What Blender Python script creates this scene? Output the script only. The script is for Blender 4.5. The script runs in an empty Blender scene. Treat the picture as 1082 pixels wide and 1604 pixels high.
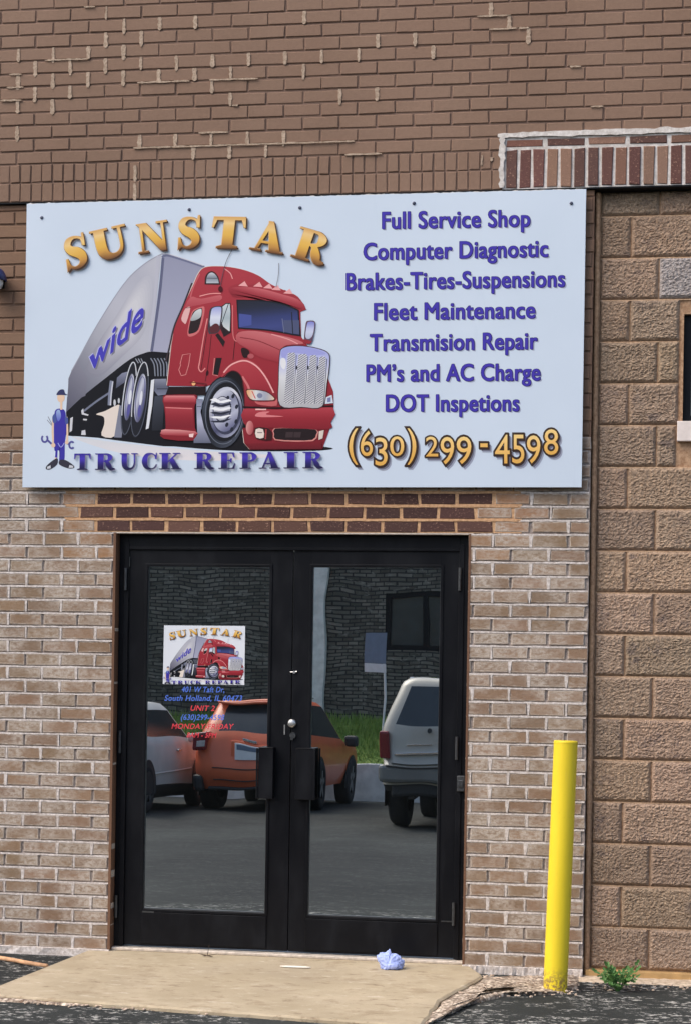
import bpy, bmesh, math, random
from mathutils import Matrix, Vector, noise

C = bpy.context.scene.collection
SC = bpy.context.scene
R = math.radians

# ---------------------------------------------------------------- camera
PW, PH = 1082.0, 1604.0                # size of the photograph the camera was solved for
FOC, SHY = 3000.0, 233.6
CAM = Vector((1.887, -9.273, 1.471))
YAW, ROLL = 0.17077, 0.01559
fwd = Vector((-math.sin(YAW), math.cos(YAW), 0)); rgt0 = Vector((math.cos(YAW), math.sin(YAW), 0)); up0 = Vector((0, 0, 1))
RGT = math.cos(ROLL)*rgt0 + math.sin(ROLL)*up0
UPV = -math.sin(ROLL)*rgt0 + math.cos(ROLL)*up0
cd = bpy.data.cameras.new('camera'); cam = bpy.data.objects.new('camera', cd); C.objects.link(cam)
cam.matrix_world = Matrix(((RGT.x, UPV.x, -fwd.x, CAM.x), (RGT.y, UPV.y, -fwd.y, CAM.y), (RGT.z, UPV.z, -fwd.z, CAM.z), (0, 0, 0, 1)))
cd.sensor_fit = 'VERTICAL'; cd.sensor_height = 36; cd.lens = FOC/PH*36; cd.shift_y = SHY/PH
cd.clip_start = 0.1; cd.clip_end = 1000
SC.camera = cam

# ---------------------------------------------------------------- light
SUN_EL, SUN_AZ = 50.0, 230.0           # azimuth clockwise from +Y: from the left, in front of the facade
w = bpy.data.worlds.new('World'); SC.world = w; w.use_nodes = True
nt = w.node_tree; nt.nodes.clear()
sky = nt.nodes.new('ShaderNodeTexSky'); sky.sky_type = 'NISHITA'; sky.sun_disc = False
sky.sun_elevation = R(SUN_EL); sky.sun_rotation = R(SUN_AZ); sky.air_density = 1.0; sky.dust_density = 4.0; sky.ozone_density = 1.0
bg = nt.nodes.new('ShaderNodeBackground'); bg.inputs['Strength'].default_value = 0.15
wo = nt.nodes.new('ShaderNodeOutputWorld'); nt.links.new(sky.outputs[0], bg.inputs[0]); nt.links.new(bg.outputs[0], wo.inputs[0])
sl = bpy.data.lights.new('sun', 'SUN'); sl.energy = 0.9; sl.angle = R(40); sl.color = (1.0, 0.94, 0.86)
so = bpy.data.objects.new('sun', sl); C.objects.link(so)
sd = Vector((math.sin(R(SUN_AZ))*math.cos(R(SUN_EL)), math.cos(R(SUN_AZ))*math.cos(R(SUN_EL)), math.sin(R(SUN_EL))))
so.rotation_euler = (-sd).to_track_quat('-Z', 'Y').to_euler(); so.location = sd*40
SC.view_settings.view_transform = 'Standard'; SC.view_settings.look = 'None'; SC.view_settings.gamma = 1.0
SC.view_settings.exposure = 0.70
SC.render.film_transparent = False
SC.cycles.max_bounces = 6

# ---------------------------------------------------------------- helpers
def ray(x, y):
    return ((x-PW/2)/FOC)*RGT + (-(y-PH/2-SHY)/FOC)*UPV + fwd
def P(x, y, Y=0.0):                     # photograph pixel -> point on the plane at depth Y
    d = ray(x, y); return CAM + d*((Y-CAM.y)/d.y)
def PG(x, y, z):                        # photograph pixel -> point on level ground at height z
    d = ray(x, y); return CAM + d*((z-CAM.z)/d.z)
def lin(c):
    return tuple(((v/255)/12.92 if v/255 <= 0.04045 else (((v/255)+0.055)/1.055)**2.4) for v in c)
def A(r, g, b, k=1.25):                 # colour seen in the photograph -> base colour
    return tuple(min(0.9, v*k) for v in lin((r, g, b)))

class MB:
    def __init__(s): s.v = []; s.f = []; s.m = []; s.c = []; s.uv = []
    def face(s, pts, m=0, c=(1, 1, 1), uv=None):
        n = len(s.v); s.v += [tuple(p) for p in pts]; s.f.append(tuple(range(n, n+len(pts)))); s.m.append(m)
        s.c.append(c if isinstance(c, list) else [c]*len(pts)); s.uv.append(uv or [(0.5, 0.5)]*len(pts))
    def box(s, x0, x1, y0, y1, z0, z1, m=0, c=(1, 1, 1)):
        a = [(x0, y0, z0), (x1, y0, z0), (x1, y1, z0), (x0, y1, z0), (x0, y0, z1), (x1, y0, z1), (x1, y1, z1), (x0, y1, z1)]
        for q in ((0, 1, 5, 4), (1, 2, 6, 5), (2, 3, 7, 6), (3, 0, 4, 7), (4, 5, 6, 7), (3, 2, 1, 0)):
            s.face([a[i] for i in q], m, c)
    def grid(s, rows, m=0, c=(1, 1, 1), close=False, skip=None):
        n = len(s.v); nc = len(rows[0])
        for r in rows: s.v += [tuple(p) for p in r]
        for i in range(len(rows)-1):
            for j in range(nc if close else nc-1):
                k = (j+1) % nc
                if skip and skip(i, j): continue
                s.f.append((n+i*nc+j, n+i*nc+k, n+(i+1)*nc+k, n+(i+1)*nc+j)); s.m.append(m); s.c.append([c]*4); s.uv.append([(0.5, 0.5)]*4)
    def tube(s, pts, rad, n=10, m=0, c=(1, 1, 1), caps=True):
        pts = [Vector(p) for p in pts]; rad = rad if isinstance(rad, (list, tuple)) else [rad]*len(pts)
        rows = []
        for i, p in enumerate(pts):
            t = (pts[min(i+1, len(pts)-1)]-pts[max(i-1, 0)]).normalized()
            a = t.orthogonal().normalized() if abs(t.z) > .9 else t.cross(Vector((0, 0, 1))).normalized()
            if abs(t.z) > .9: a = (Vector((1, 0, 0))-t*t.x).normalized()
            b = t.cross(a)
            rows.append([p+rad[i]*(math.cos(2*math.pi*k/n)*a+math.sin(2*math.pi*k/n)*b) for k in range(n)])
        s.grid(rows, m, c, close=True)
        if caps:
            s.face(list(reversed(rows[0])), m, c); s.face(rows[-1], m, c)
    def build(s, name, mats, parent=None, smooth=False, bevel=0, ang=40):
        me = bpy.data.meshes.new(name); me.from_pydata(s.v, [], s.f)
        for q in (mats if isinstance(mats, (list, tuple)) else [mats]): me.materials.append(q)
        me.polygons.foreach_set('material_index', s.m)
        at = me.color_attributes.new('Col', 'FLOAT_COLOR', 'CORNER')
        fl = []
        for f in s.c:
            for q in f: fl += [q[0], q[1], q[2], q[3] if len(q) > 3 else 1.0]
        at.data.foreach_set('color', fl)
        u = me.uv_layers.new(name='UVMap'); u.data.foreach_set('uv', [k for f in s.uv for q in f for k in q])
        if smooth: me.polygons.foreach_set('use_smooth', [True]*len(s.f))
        me.update()
        o = bpy.data.objects.new(name, me); C.objects.link(o)
        if parent: o.parent = parent; o.matrix_parent_inverse = parent.matrix_world.inverted() if parent.type == 'MESH' else Matrix.Translation(-Vector(parent.location))
        if bevel or smooth:
            bm = bmesh.new(); bm.from_mesh(me); bmesh.ops.remove_doubles(bm, verts=bm.verts, dist=1e-5); bm.to_mesh(me); bm.free()
        if bevel:
            b = o.modifiers.new('bevel', 'BEVEL'); b.width = bevel; b.segments = 2; b.limit_method = 'ANGLE'; b.angle_limit = R(ang)
        return o
def tag(o, label, cat, group=None, kind=None):
    if label: o['label'] = label
    if cat: o['category'] = cat
    if group: o['group'] = group
    if kind: o['kind'] = kind
    return o
def thing(name, label, cat, loc=(0, 0, 0), group=None):
    o = bpy.data.objects.new(name, None); o.location = loc; o.empty_display_size = .2; C.objects.link(o)
    return tag(o, label, cat, group)

# ---------------------------------------------------------------- materials
class NT:
    def __init__(s, name):
        s.m = bpy.data.materials.new(name); s.m.use_nodes = True; s.t = s.m.node_tree; s.t.nodes.clear()
        s.out = s.n('ShaderNodeOutputMaterial')
    def n(s, typ, props=None, **kw):
        o = s.t.nodes.new(typ)
        for k, v in (props or {}).items(): setattr(o, k, v)
        for k, v in kw.items():
            key = int(k[1:]) if k[0] == '_' and k[1:].isdigit() else k.replace('_', ' ')
            s.set(o.inputs[key], v)
        return o
    def set(s, inp, v):
        if isinstance(v, bpy.types.NodeSocket): s.t.links.new(v, inp)
        elif isinstance(v, bpy.types.Node): s.t.links.new(v.outputs[0], inp)
        elif isinstance(v, tuple) and len(v) == 3 and inp.type == 'RGBA': inp.default_value = (*v, 1)
        else: inp.default_value = v
    def math(s, op, a, b=0.0, c=0.0, clamp=False):
        return s.n('ShaderNodeMath', {'operation': op, 'use_clamp': clamp}, _0=a, _1=b, _2=c).outputs[0]
    def mix(s, f, a, b, mode='MIX'):
        o = s.n('ShaderNodeMix', {'data_type': 'RGBA', 'blend_type': mode})
        s.set(o.inputs[0], f); s.set(o.inputs[6], a); s.set(o.inputs[7], b); return o.outputs[2]
    def rng(s, v, a, b, c=0.0, d=1.0, smooth=True):
        return s.n('ShaderNodeMapRange', {'interpolation_type': 'SMOOTHSTEP' if smooth else 'LINEAR'}, Value=v, _1=a, _2=b, _3=c, _4=d).outputs[0]
    def co(s): return s.n('ShaderNodeTexCoord').outputs['Object']
    def noise(s, vec, scale, detail=4, rough=.55, stretch=None):
        if stretch: vec = s.n('ShaderNodeMapping', _3=stretch, Vector=vec).outputs[0]
        return s.n('ShaderNodeTexNoise', Vector=vec, Scale=scale, Detail=detail, Roughness=rough).outputs[0]
    def bump(s, h, strength=.3, dist=.01): return s.n('ShaderNodeBump', Height=h, Strength=strength, Distance=dist).outputs[0]
    def bsdf(s, **kw):
        b = s.n('ShaderNodeBsdfPrincipled', **kw); s.t.links.new(b.outputs[0], s.out.inputs[0]); return s.m
def attr(t): return t.n('ShaderNodeAttribute', {'attribute_name': 'Col'}).outputs['Color']

def simple(name, col, rough=.6, var=.08, scale=30, bump=0.0, metal=0.0, spec=.5, coat=0.0):
    t = NT(name); co = t.co(); n = t.noise(co, scale, 5)
    c = t.mix(t.rng(n, .3, .7, 0, 1), tuple(v*(1-var) for v in col), tuple(min(.95, v*(1+var)) for v in col))
    kw = dict(Base_Color=c, Roughness=t.rng(n, .2, .8, max(0, rough-.06), min(1, rough+.06)), Metallic=metal, Specular_IOR_Level=spec, Coat_Weight=coat)
    if bump: kw['Normal'] = t.bump(t.noise(co, scale*4, 4), bump, .004)
    return t.bsdf(**kw)

def mat_painted():
    t = NT('painted_brick'); co = t.co()
    c = t.mix(t.rng(t.noise(co, 1.1, 4), .3, .7), attr(t), t.mix(1.0, attr(t), (.86, .84, .82), 'MULTIPLY'))
    c = t.mix(t.rng(t.noise(co, 55, 5, .7), .25, .75, .0, .35), c, t.mix(1.0, c, (.72, .70, .68), 'MULTIPLY'))
    c = t.mix(t.rng(t.noise(co, 16, 6, .7), .66, .74, 0, .3), c, t.mix(1.0, c, (.62, .6, .58), 'MULTIPLY'))
    h = t.math('ADD', t.noise(co, 160, 5, .65), t.math('MULTIPLY', t.noise(co, 40, 3), 1.2))
    return t.bsdf(Base_Color=c, Roughness=.72, Specular_IOR_Level=.35, Normal=t.bump(h, .35, .003))
def mat_lime():                        # brick with lime smeared over its edges
    t = NT('lime_smeared_brick'); co = t.co()
    uv = t.n('ShaderNodeSeparateXYZ', Vector=t.n('ShaderNodeUVMap').outputs[0])
    u, v = uv.outputs[0], uv.outputs[1]
    du = t.math('MULTIPLY', t.math('MINIMUM', u, t.math('SUBTRACT', 1.0, u)), .172)
    dv = t.math('MULTIPLY', t.math('MINIMUM', v, t.math('SUBTRACT', 1.0, v)), .057)
    d = t.math('MINIMUM', du, dv)
    n1 = t.noise(co, 38, 5, .65, (1, 1, 1.6)); n2 = t.noise(co, 5.5, 3); n3 = t.noise(co, 190, 4, .7)
    dd = t.math('ADD', d, t.math('MULTIPLY', t.math('SUBTRACT', n1, .5), .030))
    f = t.rng(t.math('ADD', dd, t.math('MULTIPLY', t.math('SUBTRACT', n2, .5), -.020)), .0005, .0115, .85, 0)
    film = t.math('MULTIPLY', t.rng(n2, .36, .64, .08, .82), t.rng(n1, .36, .60, .2, 1))
    f = t.math('MAXIMUM', f, film)
    base = t.mix(t.rng(n3, .3, .75, 0, .6), attr(t), t.mix(1.0, attr(t), (.62, .58, .54), 'MULTIPLY'))
    lime = t.mix(t.rng(n3, .2, .8), A(152, 140, 127), A(192, 184, 174))
    c = t.mix(f, base, lime)
    h = t.math('ADD', t.noise(co, 110, 5, .7), t.math('MULTIPLY', n1, 1.0))
    return t.bsdf(Base_Color=c, Roughness=.88, Specular_IOR_Level=.25, Normal=t.bump(h, .55, .004))
def mat_mortar(name, c0, c1, scale=60):
    t = NT(name); co = t.co(); n = t.noise(co, scale, 6, .7); n2 = t.noise(co, 5, 3)
    c = t.mix(t.rng(n, .3, .7), c0, c1); c = t.mix(t.rng(n2, .35, .7, 0, .4), c, t.mix(1.0, c, (.72, .7, .68), 'MULTIPLY'))
    return t.bsdf(Base_Color=c, Roughness=.92, Specular_IOR_Level=.2, Normal=t.bump(n, .6, .004))
def mat_chipped():                      # dark engineering bricks with pale chips and scrapes
    t = NT('chipped_dark_brick'); co = t.co()
    n = t.noise(co, 75, 5, .7, (1, 1, 1.7)); n2 = t.noise(co, 12, 3); n3 = t.noise(co, 220, 3)
    c = t.mix(t.rng(n3, .3, .7, 0, .5), attr(t), t.mix(1.0, attr(t), (.6, .58, .58), 'MULTIPLY'))
    f = t.math('MULTIPLY', t.rng(n, .56, .66, 0, .8), t.rng(n2, .38, .58, .15, 1))
    c = t.mix(f, c, A(170, 135, 115))
    return t.bsdf(Base_Color=c, Roughness=.8, Specular_IOR_Level=.3, Normal=t.bump(t.math('ADD', n, n3), .5, .004))
def mat_block():
    t = NT('split_face_block'); co = t.co()
    n = t.noise(co, 60, 6, .7); n2 = t.noise(co, 14, 5, .65, (1, 1, 1.5)); n3 = t.noise(co, 3.2, 3)
    c = t.mix(t.rng(n, .3, .72), t.mix(1.0, attr(t), (.70, .67, .65), 'MULTIPLY'), t.mix(1.0, attr(t), (1.16, 1.14, 1.12), 'MULTIPLY'))
    c = t.mix(t.math('MULTIPLY', t.rng(n2, .52, .66, 0, .55), t.rng(n3, .4, .65)), c, A(84, 76, 78))
    return t.bsdf(Base_Color=c, Roughness=.95, Specular_IOR_Level=.15, Normal=t.bump(t.math('ADD', n, t.noise(co, 200, 4, .7)), .75, .006))
def mat_asphalt():
    t = NT('asphalt'); co = t.co()
    n = t.noise(co, 55, 6, .75); n2 = t.noise(co, 5, 5, .7, (.7, 1.3, 1)); n3 = t.noise(co, .35, 4); n4 = t.noise(co, 32, 5, .75, (.75, 1.1, 1))
    c = t.mix(t.rng(n, .3, .75), A(15, 18, 20, 1.0), A(38, 42, 43, 1.0))
    c = t.mix(t.rng(n3, .35, .7, 0, .75), c, A(60, 64, 62, 1.0))
    worn = t.math('MULTIPLY', t.rng(n4, .53, .58), t.rng(n2, .46, .56))
    yy = t.n('ShaderNodeSeparateXYZ', Vector=co).outputs[1]
    worn = t.math('MULTIPLY', worn, t.rng(yy, -2.5, -1.35, .10, 1))
    c = t.mix(t.math('MULTIPLY', worn, .85), c, A(186, 184, 178))
    return t.bsdf(Base_Color=c, Roughness=.85, Specular_IOR_Level=.3, Normal=t.bump(t.math('ADD', n, n2), .7, .012))
def mat_slab():
    t = NT('worn_concrete'); co = t.co()
    n = t.noise(co, 70, 6, .7); n2 = t.noise(co, 2.6, 5, .6); n3 = t.noise(co, 13, 6, .72, (.6, 1.3, 1)); n4 = t.noise(co, 1.2, 3)
    c = t.mix(t.rng(n2, .3, .7), A(172, 157, 131, .95), A(192, 177, 151, .95))
    c = t.mix(t.rng(n4, .45, .7, 0, .5), c, A(160, 146, 126, .9))
    c = t.mix(t.rng(n, .55, .8, 0, .35), c, A(120, 106, 84, 1.0))
    c = t.mix(t.rng(n3, .57, .66, 0, .55), c, A(118, 98, 76, .9)); c = t.mix(t.rng(t.noise(co, 5, 6, .75),   .52, .66, 0, .38), c, A(134, 112, 84, .9))
    c = t.mix(t.rng(n3, .34, .42, .45, 0), c, A(214, 204, 184, 1.0))
    return t.bsdf(Base_Color=c, Roughness=.9, Specular_IOR_Level=.2, Normal=t.bump(t.math('ADD', n, n3), .4, .005))
def mat_gravel(name='loose_gravel', dark=(110, 92, 78), lt=(206, 192, 174)):
    t = NT(name); co = t.co()
    v = t.n('ShaderNodeTexVoronoi', Vector=co, Scale=55.0)
    rnd = t.n('ShaderNodeSeparateColor', _0=v.outputs['Color']).outputs[0]
    c = t.mix(rnd, A(*dark), A(*lt)); c = t.mix(t.rng(v.outputs['Distance'], .35, .7, 0, .6), c, A(70, 58, 50))
    return t.bsdf(Base_Color=c, Roughness=.95, Specular_IOR_Level=.2, Normal=t.bump(v.outputs['Distance'], -.9, .01))
def mat_glass():
    t = NT('tinted_door_glass'); co = t.co()
    nrm = t.bump(t.noise(co, 2.6, 1, .4, (1.2, 1, 1)), 1.0, .0007)
    g = t.n('ShaderNodeBsdfGlossy', Color=(.90, .96, .96), Roughness=.004, Normal=nrm)
    d = t.n('ShaderNodeBsdfPrincipled', Base_Color=(.012, .014, .015), Roughness=.5, Specular_IOR_Level=.0)
    fr = t.n('ShaderNodeFresnel', IOR=1.5, Normal=nrm)
    f = t.math('ADD', .74, t.math('MULTIPLY', fr.outputs[0], .5), clamp=True)
    mx = t.n('ShaderNodeMixShader', _0=f, _1=d.outputs[0], _2=g.outputs[0]); t.t.links.new(mx.outputs[0], t.out.inputs[0])
    return t.m
def mat_print(name, rough=.42):
    t = NT(name); return t.bsdf(Base_Color=attr(t), Roughness=rough, Specular_IOR_Level=.16)
def mat_paint(name, col, rough=.3, flake=.0, coat=.6):
    t = NT(name); co = t.co(); n = t.noise(co, 3, 4)
    c = t.mix(t.rng(n, .3, .7), tuple(v*.93 for v in col), tuple(min(.95, v*1.05) for v in col))
    return t.bsdf(Base_Color=c, Roughness=rough, Metallic=flake, Coat_Weight=coat, Coat_Roughness=.06)
def mat_black_metal():
    t = NT('black_anodised_metal'); co = t.co()
    n = t.noise(co, 7, 6, .65, (1, 1, .35)); n2 = t.noise(co, 90, 4, .7, (1, 1, .2))
    c = t.mix(t.rng(n, .42, .75, 0, .7), (.0045, .0050, .0070), (.012, .0135, .017)); c = t.mix(t.rng(n2, .66, .8, 0, .4), c, (.03, .032, .036))
    return t.bsdf(Base_Color=c, Roughness=t.rng(n, .3, .7, .34, .5), Specular_IOR_Level=.17)
def mat_yellow():
    t = NT('yellow_bollard_sleeve'); co = t.co(); n = t.noise(co, 5, 4, .6, (1, 1, .3)); n2 = t.noise(co, 60, 5, .7)
    z = t.n('ShaderNodeSeparateXYZ', Vector=co).outputs[2]
    c = t.mix(t.rng(n, .35, .7), (.88, .68, .030), (.82, .62, .025)); c = t.mix(t.rng(n2, .62, .74, 0, .4), c, (.50, .37, .06)); c = t.mix(t.math('MULTIPLY', t.rng(t.noise(co, 14, 5, .7, (1, 1, .12)), .58, .70, 0, .45), t.rng(n, .42, .6)), c, (.58, .46, .12))
    c = t.mix(t.math('MULTIPLY', t.rng(z, .0, .10, 1, 0), t.rng(n2, .42, .58)), c, (.30, .19, .06))
    return t.bsdf(Base_Color=c, Roughness=.46, Specular_IOR_Level=.4, Normal=t.bump(n2, .12, .002))
def mat_sign():
    t = NT('sign_panel_white'); co = t.co(); n = t.noise(co, 1.4, 4); n2 = t.noise(co, 6, 6, .7, (1, 1, .3))
    c = t.mix(t.rng(n, .3, .7), (.555, .645, .75), (.585, .675, .78)); c = t.mix(t.rng(n2, .62, .8, 0, .25), c, (.45, .54, .65))
    return t.bsdf(Base_Color=c, Roughness=.42, Specular_IOR_Level=.4)
def mat_opposite():
    t = NT('dark_flemish_brick'); co = t.co()
    mp = t.n('ShaderNodeMapping', Vector=co, _2=(R(90), 0, 0))
    b = t.n('ShaderNodeTexBrick', Vector=mp.outputs[0], Color1=A(88, 83, 74), Color2=A(134, 127, 116), Mortar=A(52, 49, 46), Scale=1.0, Mortar_Size=.012, Bias=-.15, Brick_Width=.20, Row_Height=.068, Mortar_Smooth=.2)
    n = t.noise(co, 3.5, 5, .6); n2 = t.noise(co, 9, 5, .7, (.6, 1, 2))
    c = t.mix(t.rng(n, .3, .7, .2, .9), b.outputs[0], t.mix(1.0, b.outputs[0], (.55, .56, .55), 'MULTIPLY'))
    c = t.mix(t.rng(n2, .55, .7, 0, .5), c, A(158, 152, 142))
    return t.bsdf(Base_Color=c, Roughness=.9, Normal=t.bump(b.outputs['Fac'], -.8, .01))
def mat_leaf(name, c0, c1, scale=9):
    t = NT(name); n = t.noise(t.co(), scale, 4)
    return t.bsdf(Base_Color=t.mix(t.rng(n, .3, .7), c0, c1), Roughness=.6, Subsurface_Weight=0.0)

M = {}
M['painted'] = mat_painted(); M['lime'] = mat_lime(); M['chip'] = mat_chipped(); M['block'] = mat_block()
M['mortar'] = mat_mortar('grey_mortar', A(160, 150, 142), A(206, 200, 196))
M['mortar_dark'] = mat_mortar('recessed_grey_mortar', A(112, 102, 96), A(160, 150, 144))  # darker grey copy: its tone adds to the shade in the recessed brick joints
M['mortar_tan'] = mat_mortar('tan_mortar', A(160, 124, 94), A(196, 160, 124))
M['mortar_white'] = mat_mortar('white_mortar', A(170, 164, 158), A(206, 202, 198), 40)
M['mortar_block'] = mat_mortar('block_mortar', A(134, 104, 80), A(176, 146, 118))
M['footing'] = mat_mortar('crumbling_footing', A(150, 132, 112), A(206, 190, 168), 30)
M['ledge'] = mat_mortar('tan_lit_edge', A(150, 122, 98), A(190, 162, 134))  # paler mortar tone painting the lit top edge of each block course
M['stain'] = mat_mortar('pale_mortar_streak', A(136, 118, 102), A(176, 158, 140), 90)
M['asphalt'] = mat_asphalt(); M['slab'] = mat_slab(); M['gravel'] = mat_gravel()
M['glass'] = mat_glass(); M['print'] = mat_print('printed_vinyl'); M['black'] = mat_black_metal()
M['sign'] = mat_sign(); M['yellow'] = mat_yellow(); M['opp'] = mat_opposite()
M['alu'] = simple('brushed_aluminium', (.55, .55, .54), .35, .1, 60, metal=.9)
M['alu_dull'] = simple('weathered_threshold', A(182, 172, 160), .5, .18, 40, .2, metal=.2)
M['steel_dark'] = simple('dark_hinge_steel', (.075, .08, .085), .35, .2, 50, metal=.6)
M['rubber'] = simple('black_rubber', (.02, .02, .021), .8, .2, 40)
M['trim'] = simple('dark_plastic_trim', (.03, .031, .033), .6, .2, 30)
M['screw'] = simple('screw_head', (.06, .07, .11), .4, .1, 60, metal=.4)
M['concrete'] = simple('pale_concrete', A(205, 202, 195), .9, .14, 6, .5)
M['ochre'] = simple('ochre_board', A(166, 134, 88), .8, .16, 14, .4)
M['sill'] = simple('pale_stone_sill', A(200, 190, 184), .85, .06, 20, .3)
M['lamp'] = simple('navy_lamp_shell', (.018, .028, .11), .3, .1, 20)
M['lampglass'] = simple('frosted_lamp_lens', A(190, 190, 188), .3, .05, 20)
M['wood'] = simple('weathered_wood', A(178, 138, 104), .8, .25, 25, .4)
M['twig'] = simple('dry_twig', A(70, 58, 48), .9, .25, 40)
M['paper'] = simple('white_paper', A(222, 216, 204), .8, .06, 30)
M['bluewrap'] = simple('lavender_glove', A(150, 165, 216, 1.2), .62, .12, 40, .2)
M['weed'] = mat_leaf('weed_leaf', (.06, .15, .035), (.12, .26, .065), 25)
M['grass'] = mat_leaf('lawn_grass', (.13, .22, .03), (.26, .36, .07), 5)
M['carglass'] = simple('car_window', (.022, .028, .031), .22, .1, 5, spec=.7)
M['orange'] = mat_paint('orange_car_paint', (.78, .165, .065), .38, .0, .25)
M['beigepaint'] = mat_paint('beige_suv_paint', (.43, .40, .345), .38, .1, .3)
M['whitepaint'] = mat_paint('silver_white_paint', (.60, .59, .56), .6, .0, .1)
M['bumpergrey'] = mat_paint('grey_bumper_paint', (.20, .20, .19), .4, .2, .3)
M['rim'] = simple('wheel_alloy', (.22, .22, .22), .35, .1, 20, metal=.7)
M['redlens'] = simple('red_lens', (.20, .018, .022), .15, .1, 30)
M['clearlens'] = simple('clear_lens', (.55, .50, .46), .15, .1, 30)
M['chrome'] = simple('chrome_trim', (.7, .7, .7), .15, .05, 30, metal=.9)
M['bluesign'] = simple('blue_sign_face', (.16, .205, .28), .4, .06, 10)
M['whitesign'] = simple('white_sign_face', (.7, .7, .7), .4, .06, 10)
M['plate'] = simple('plate_white', (.85, .85, .84), .4, .04, 10)
M['pebble'] = simple('pebble_stone', A(170, 152, 134), .9, .3, 25, .4)

# ---------------------------------------------------------------- masonry
CO = 0.0677                              # course height
BL = 0.1815                              # brick module along the wall
JT = 0.0105                              # joint
rnd = random.Random(4)
def brick(mb, x0, x1, z0, z1, Y, depth, m, c, ch=.0032, jit=.0014, proud=.0012):
    j = lambda: rnd.uniform(-jit, jit)
    p = Y - rnd.uniform(-proud, proud)
    o = [(x0+j(), z0+j()), (x1+j(), z0+j()), (x1+j(), z1+j()), (x0+j(), z1+j())]
    sx = (1, -1, -1, 1); sz = (1, 1, -1, -1)
    fr = [(o[i][0]+ch*sx[i], p, o[i][1]+ch*sz[i]) for i in range(4)]
    md = [(o[i][0], p+ch, o[i][1]) for i in range(4)]
    bk = [(o[i][0], Y+depth, o[i][1]) for i in range(4)]
    e = .025; U = [(0, 0), (1, 0), (1, 1), (0, 1)]; Ui = [(e, .06), (1-e, .06), (1-e, .94), (e, .94)]
    mb.face(fr, m, c, Ui)
    for i in range(4):
        k = (i+1) % 4
        mb.face([md[i], md[k], fr[k], fr[i]], m, c, [U[i], U[k], Ui[k], Ui[i]])
        mb.face([bk[i], bk[k], md[k], md[i]], m, c, [U[i], U[k], U[k], U[i]])
def vary(c, a=.08, h=.03):
    k = 1+rnd.uniform(-a, a); return (c[0]*k*(1+rnd.uniform(-h, h)), c[1]*k, c[2]*k*(1+rnd.uniform(-h, h)))
def course(mb, z, spans, phase, L, h, fn, Y, depth=.05, j=JT, fill=0.0, **kw):
    for a, b in spans:
        k0 = math.floor((a-phase)/L)
        x = phase+k0*L
        while x < b:
            xa, xb = max(x+(j/2 if rnd.random() > fill else .0012), a), min(x+L-(j/2 if rnd.random() > fill else .0012), b)
            if xb-xa > .018:
                m, c = fn((xa+xb)/2, z)
                brick(mb, xa, xb, z+j/2, z+h-j/2, Y, depth, m, c, **kw)
            x += L

DX0, DX1, DZ1 = -.888, .886, 2.099       # door opening
WX0, WX1 = -3.4, 1.466                   # lower brick wall
CORNER = WX1
COL_TAN = A(126, 104, 84); COL_PAINT = A(123, 99, 83); COL_PAINT2 = A(120, 94, 76)

YU = -.022; ZB0 = P(0, 318, YU).z; ZTOP = ZB0-.006
# lower brick wall ------------------------------------------------
wall = thing('brick_wall', 'tan brick wall smeared with pale lime mortar around the black double door', 'wall', (0, 0, 0))
mb = MB()
NROW = int(ZTOP/CO)+1
for r in range(NROW):
    z = r*CO
    spans = [(WX0, DX0), (DX1, WX1)] if r < 31 else [(WX0, WX1)]
    for s in spans:
        if r < 31:
            right = s[0] > 0
            if right: ph = (P(828, 1000).x if r % 2 == 0 else P(798, 1000).x) - BL/2*0
            else: ph = P(67, 1000).x if r % 2 == 0 else P(41, 1000).x
        else:
            ph = P(43, 800).x if r % 2 == 1 else P(71, 800).x
        def fn(x, zz, r=r):
            if r > 37: return 1, vary(COL_PAINT2, .06)
            if r > 34: return 0, vary(A(128, 103, 84), .10)
            near = abs(x) < 1.12
            if r in (33, 32, 31):
                lo, hi = {33: (-.95, 1.06), 32: (-1.03, .97), 31: (-.97, 1.05)}[r]
                if lo < x < hi: return 2, vary(A(72, 50, 46) if rnd.random() < .75 else A(92, 66, 58), .2, .04)
                if -1.2 < x < 1.25: return 0, vary(A(142, 108, 80), .08)
            if r in (30, 29) and near and (x < -.85 or x > .85): return 0, vary(A(140, 108, 80), .08)
            return 0, vary(COL_TAN, .13, .05)
        course(mb, z, [s], ph, BL, min(CO, ZTOP-z+.004), fn, 0.0, .06, j=(.0145 if r in (31, 32, 33) and s[0] < -1.1 else .0115) if r < 35 else .009, jit=.0034 if r in (31, 32, 33) else .0024)
M['tanbrick'] = M['painted']
mb.build('face_brick', [M['lime'], M['painted'], M['chip'], M['painted']], wall)
# mortar body: slabs behind the brick faces (butted, not overlapping)
mo = MB()
mo.box(WX0, DX0, .0075, .25, -.25, 31*CO); mo.box(DX1, WX1, .0075, .25, -.25, 31*CO)
zt = 37*CO
mo.box(WX0, -1.16, .0075, .25, 31*CO, zt); mo.box(1.14, WX1, .0075, .25, 31*CO, zt)
mo.build('mortar_bed', M['mortar_dark'], wall)
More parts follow.
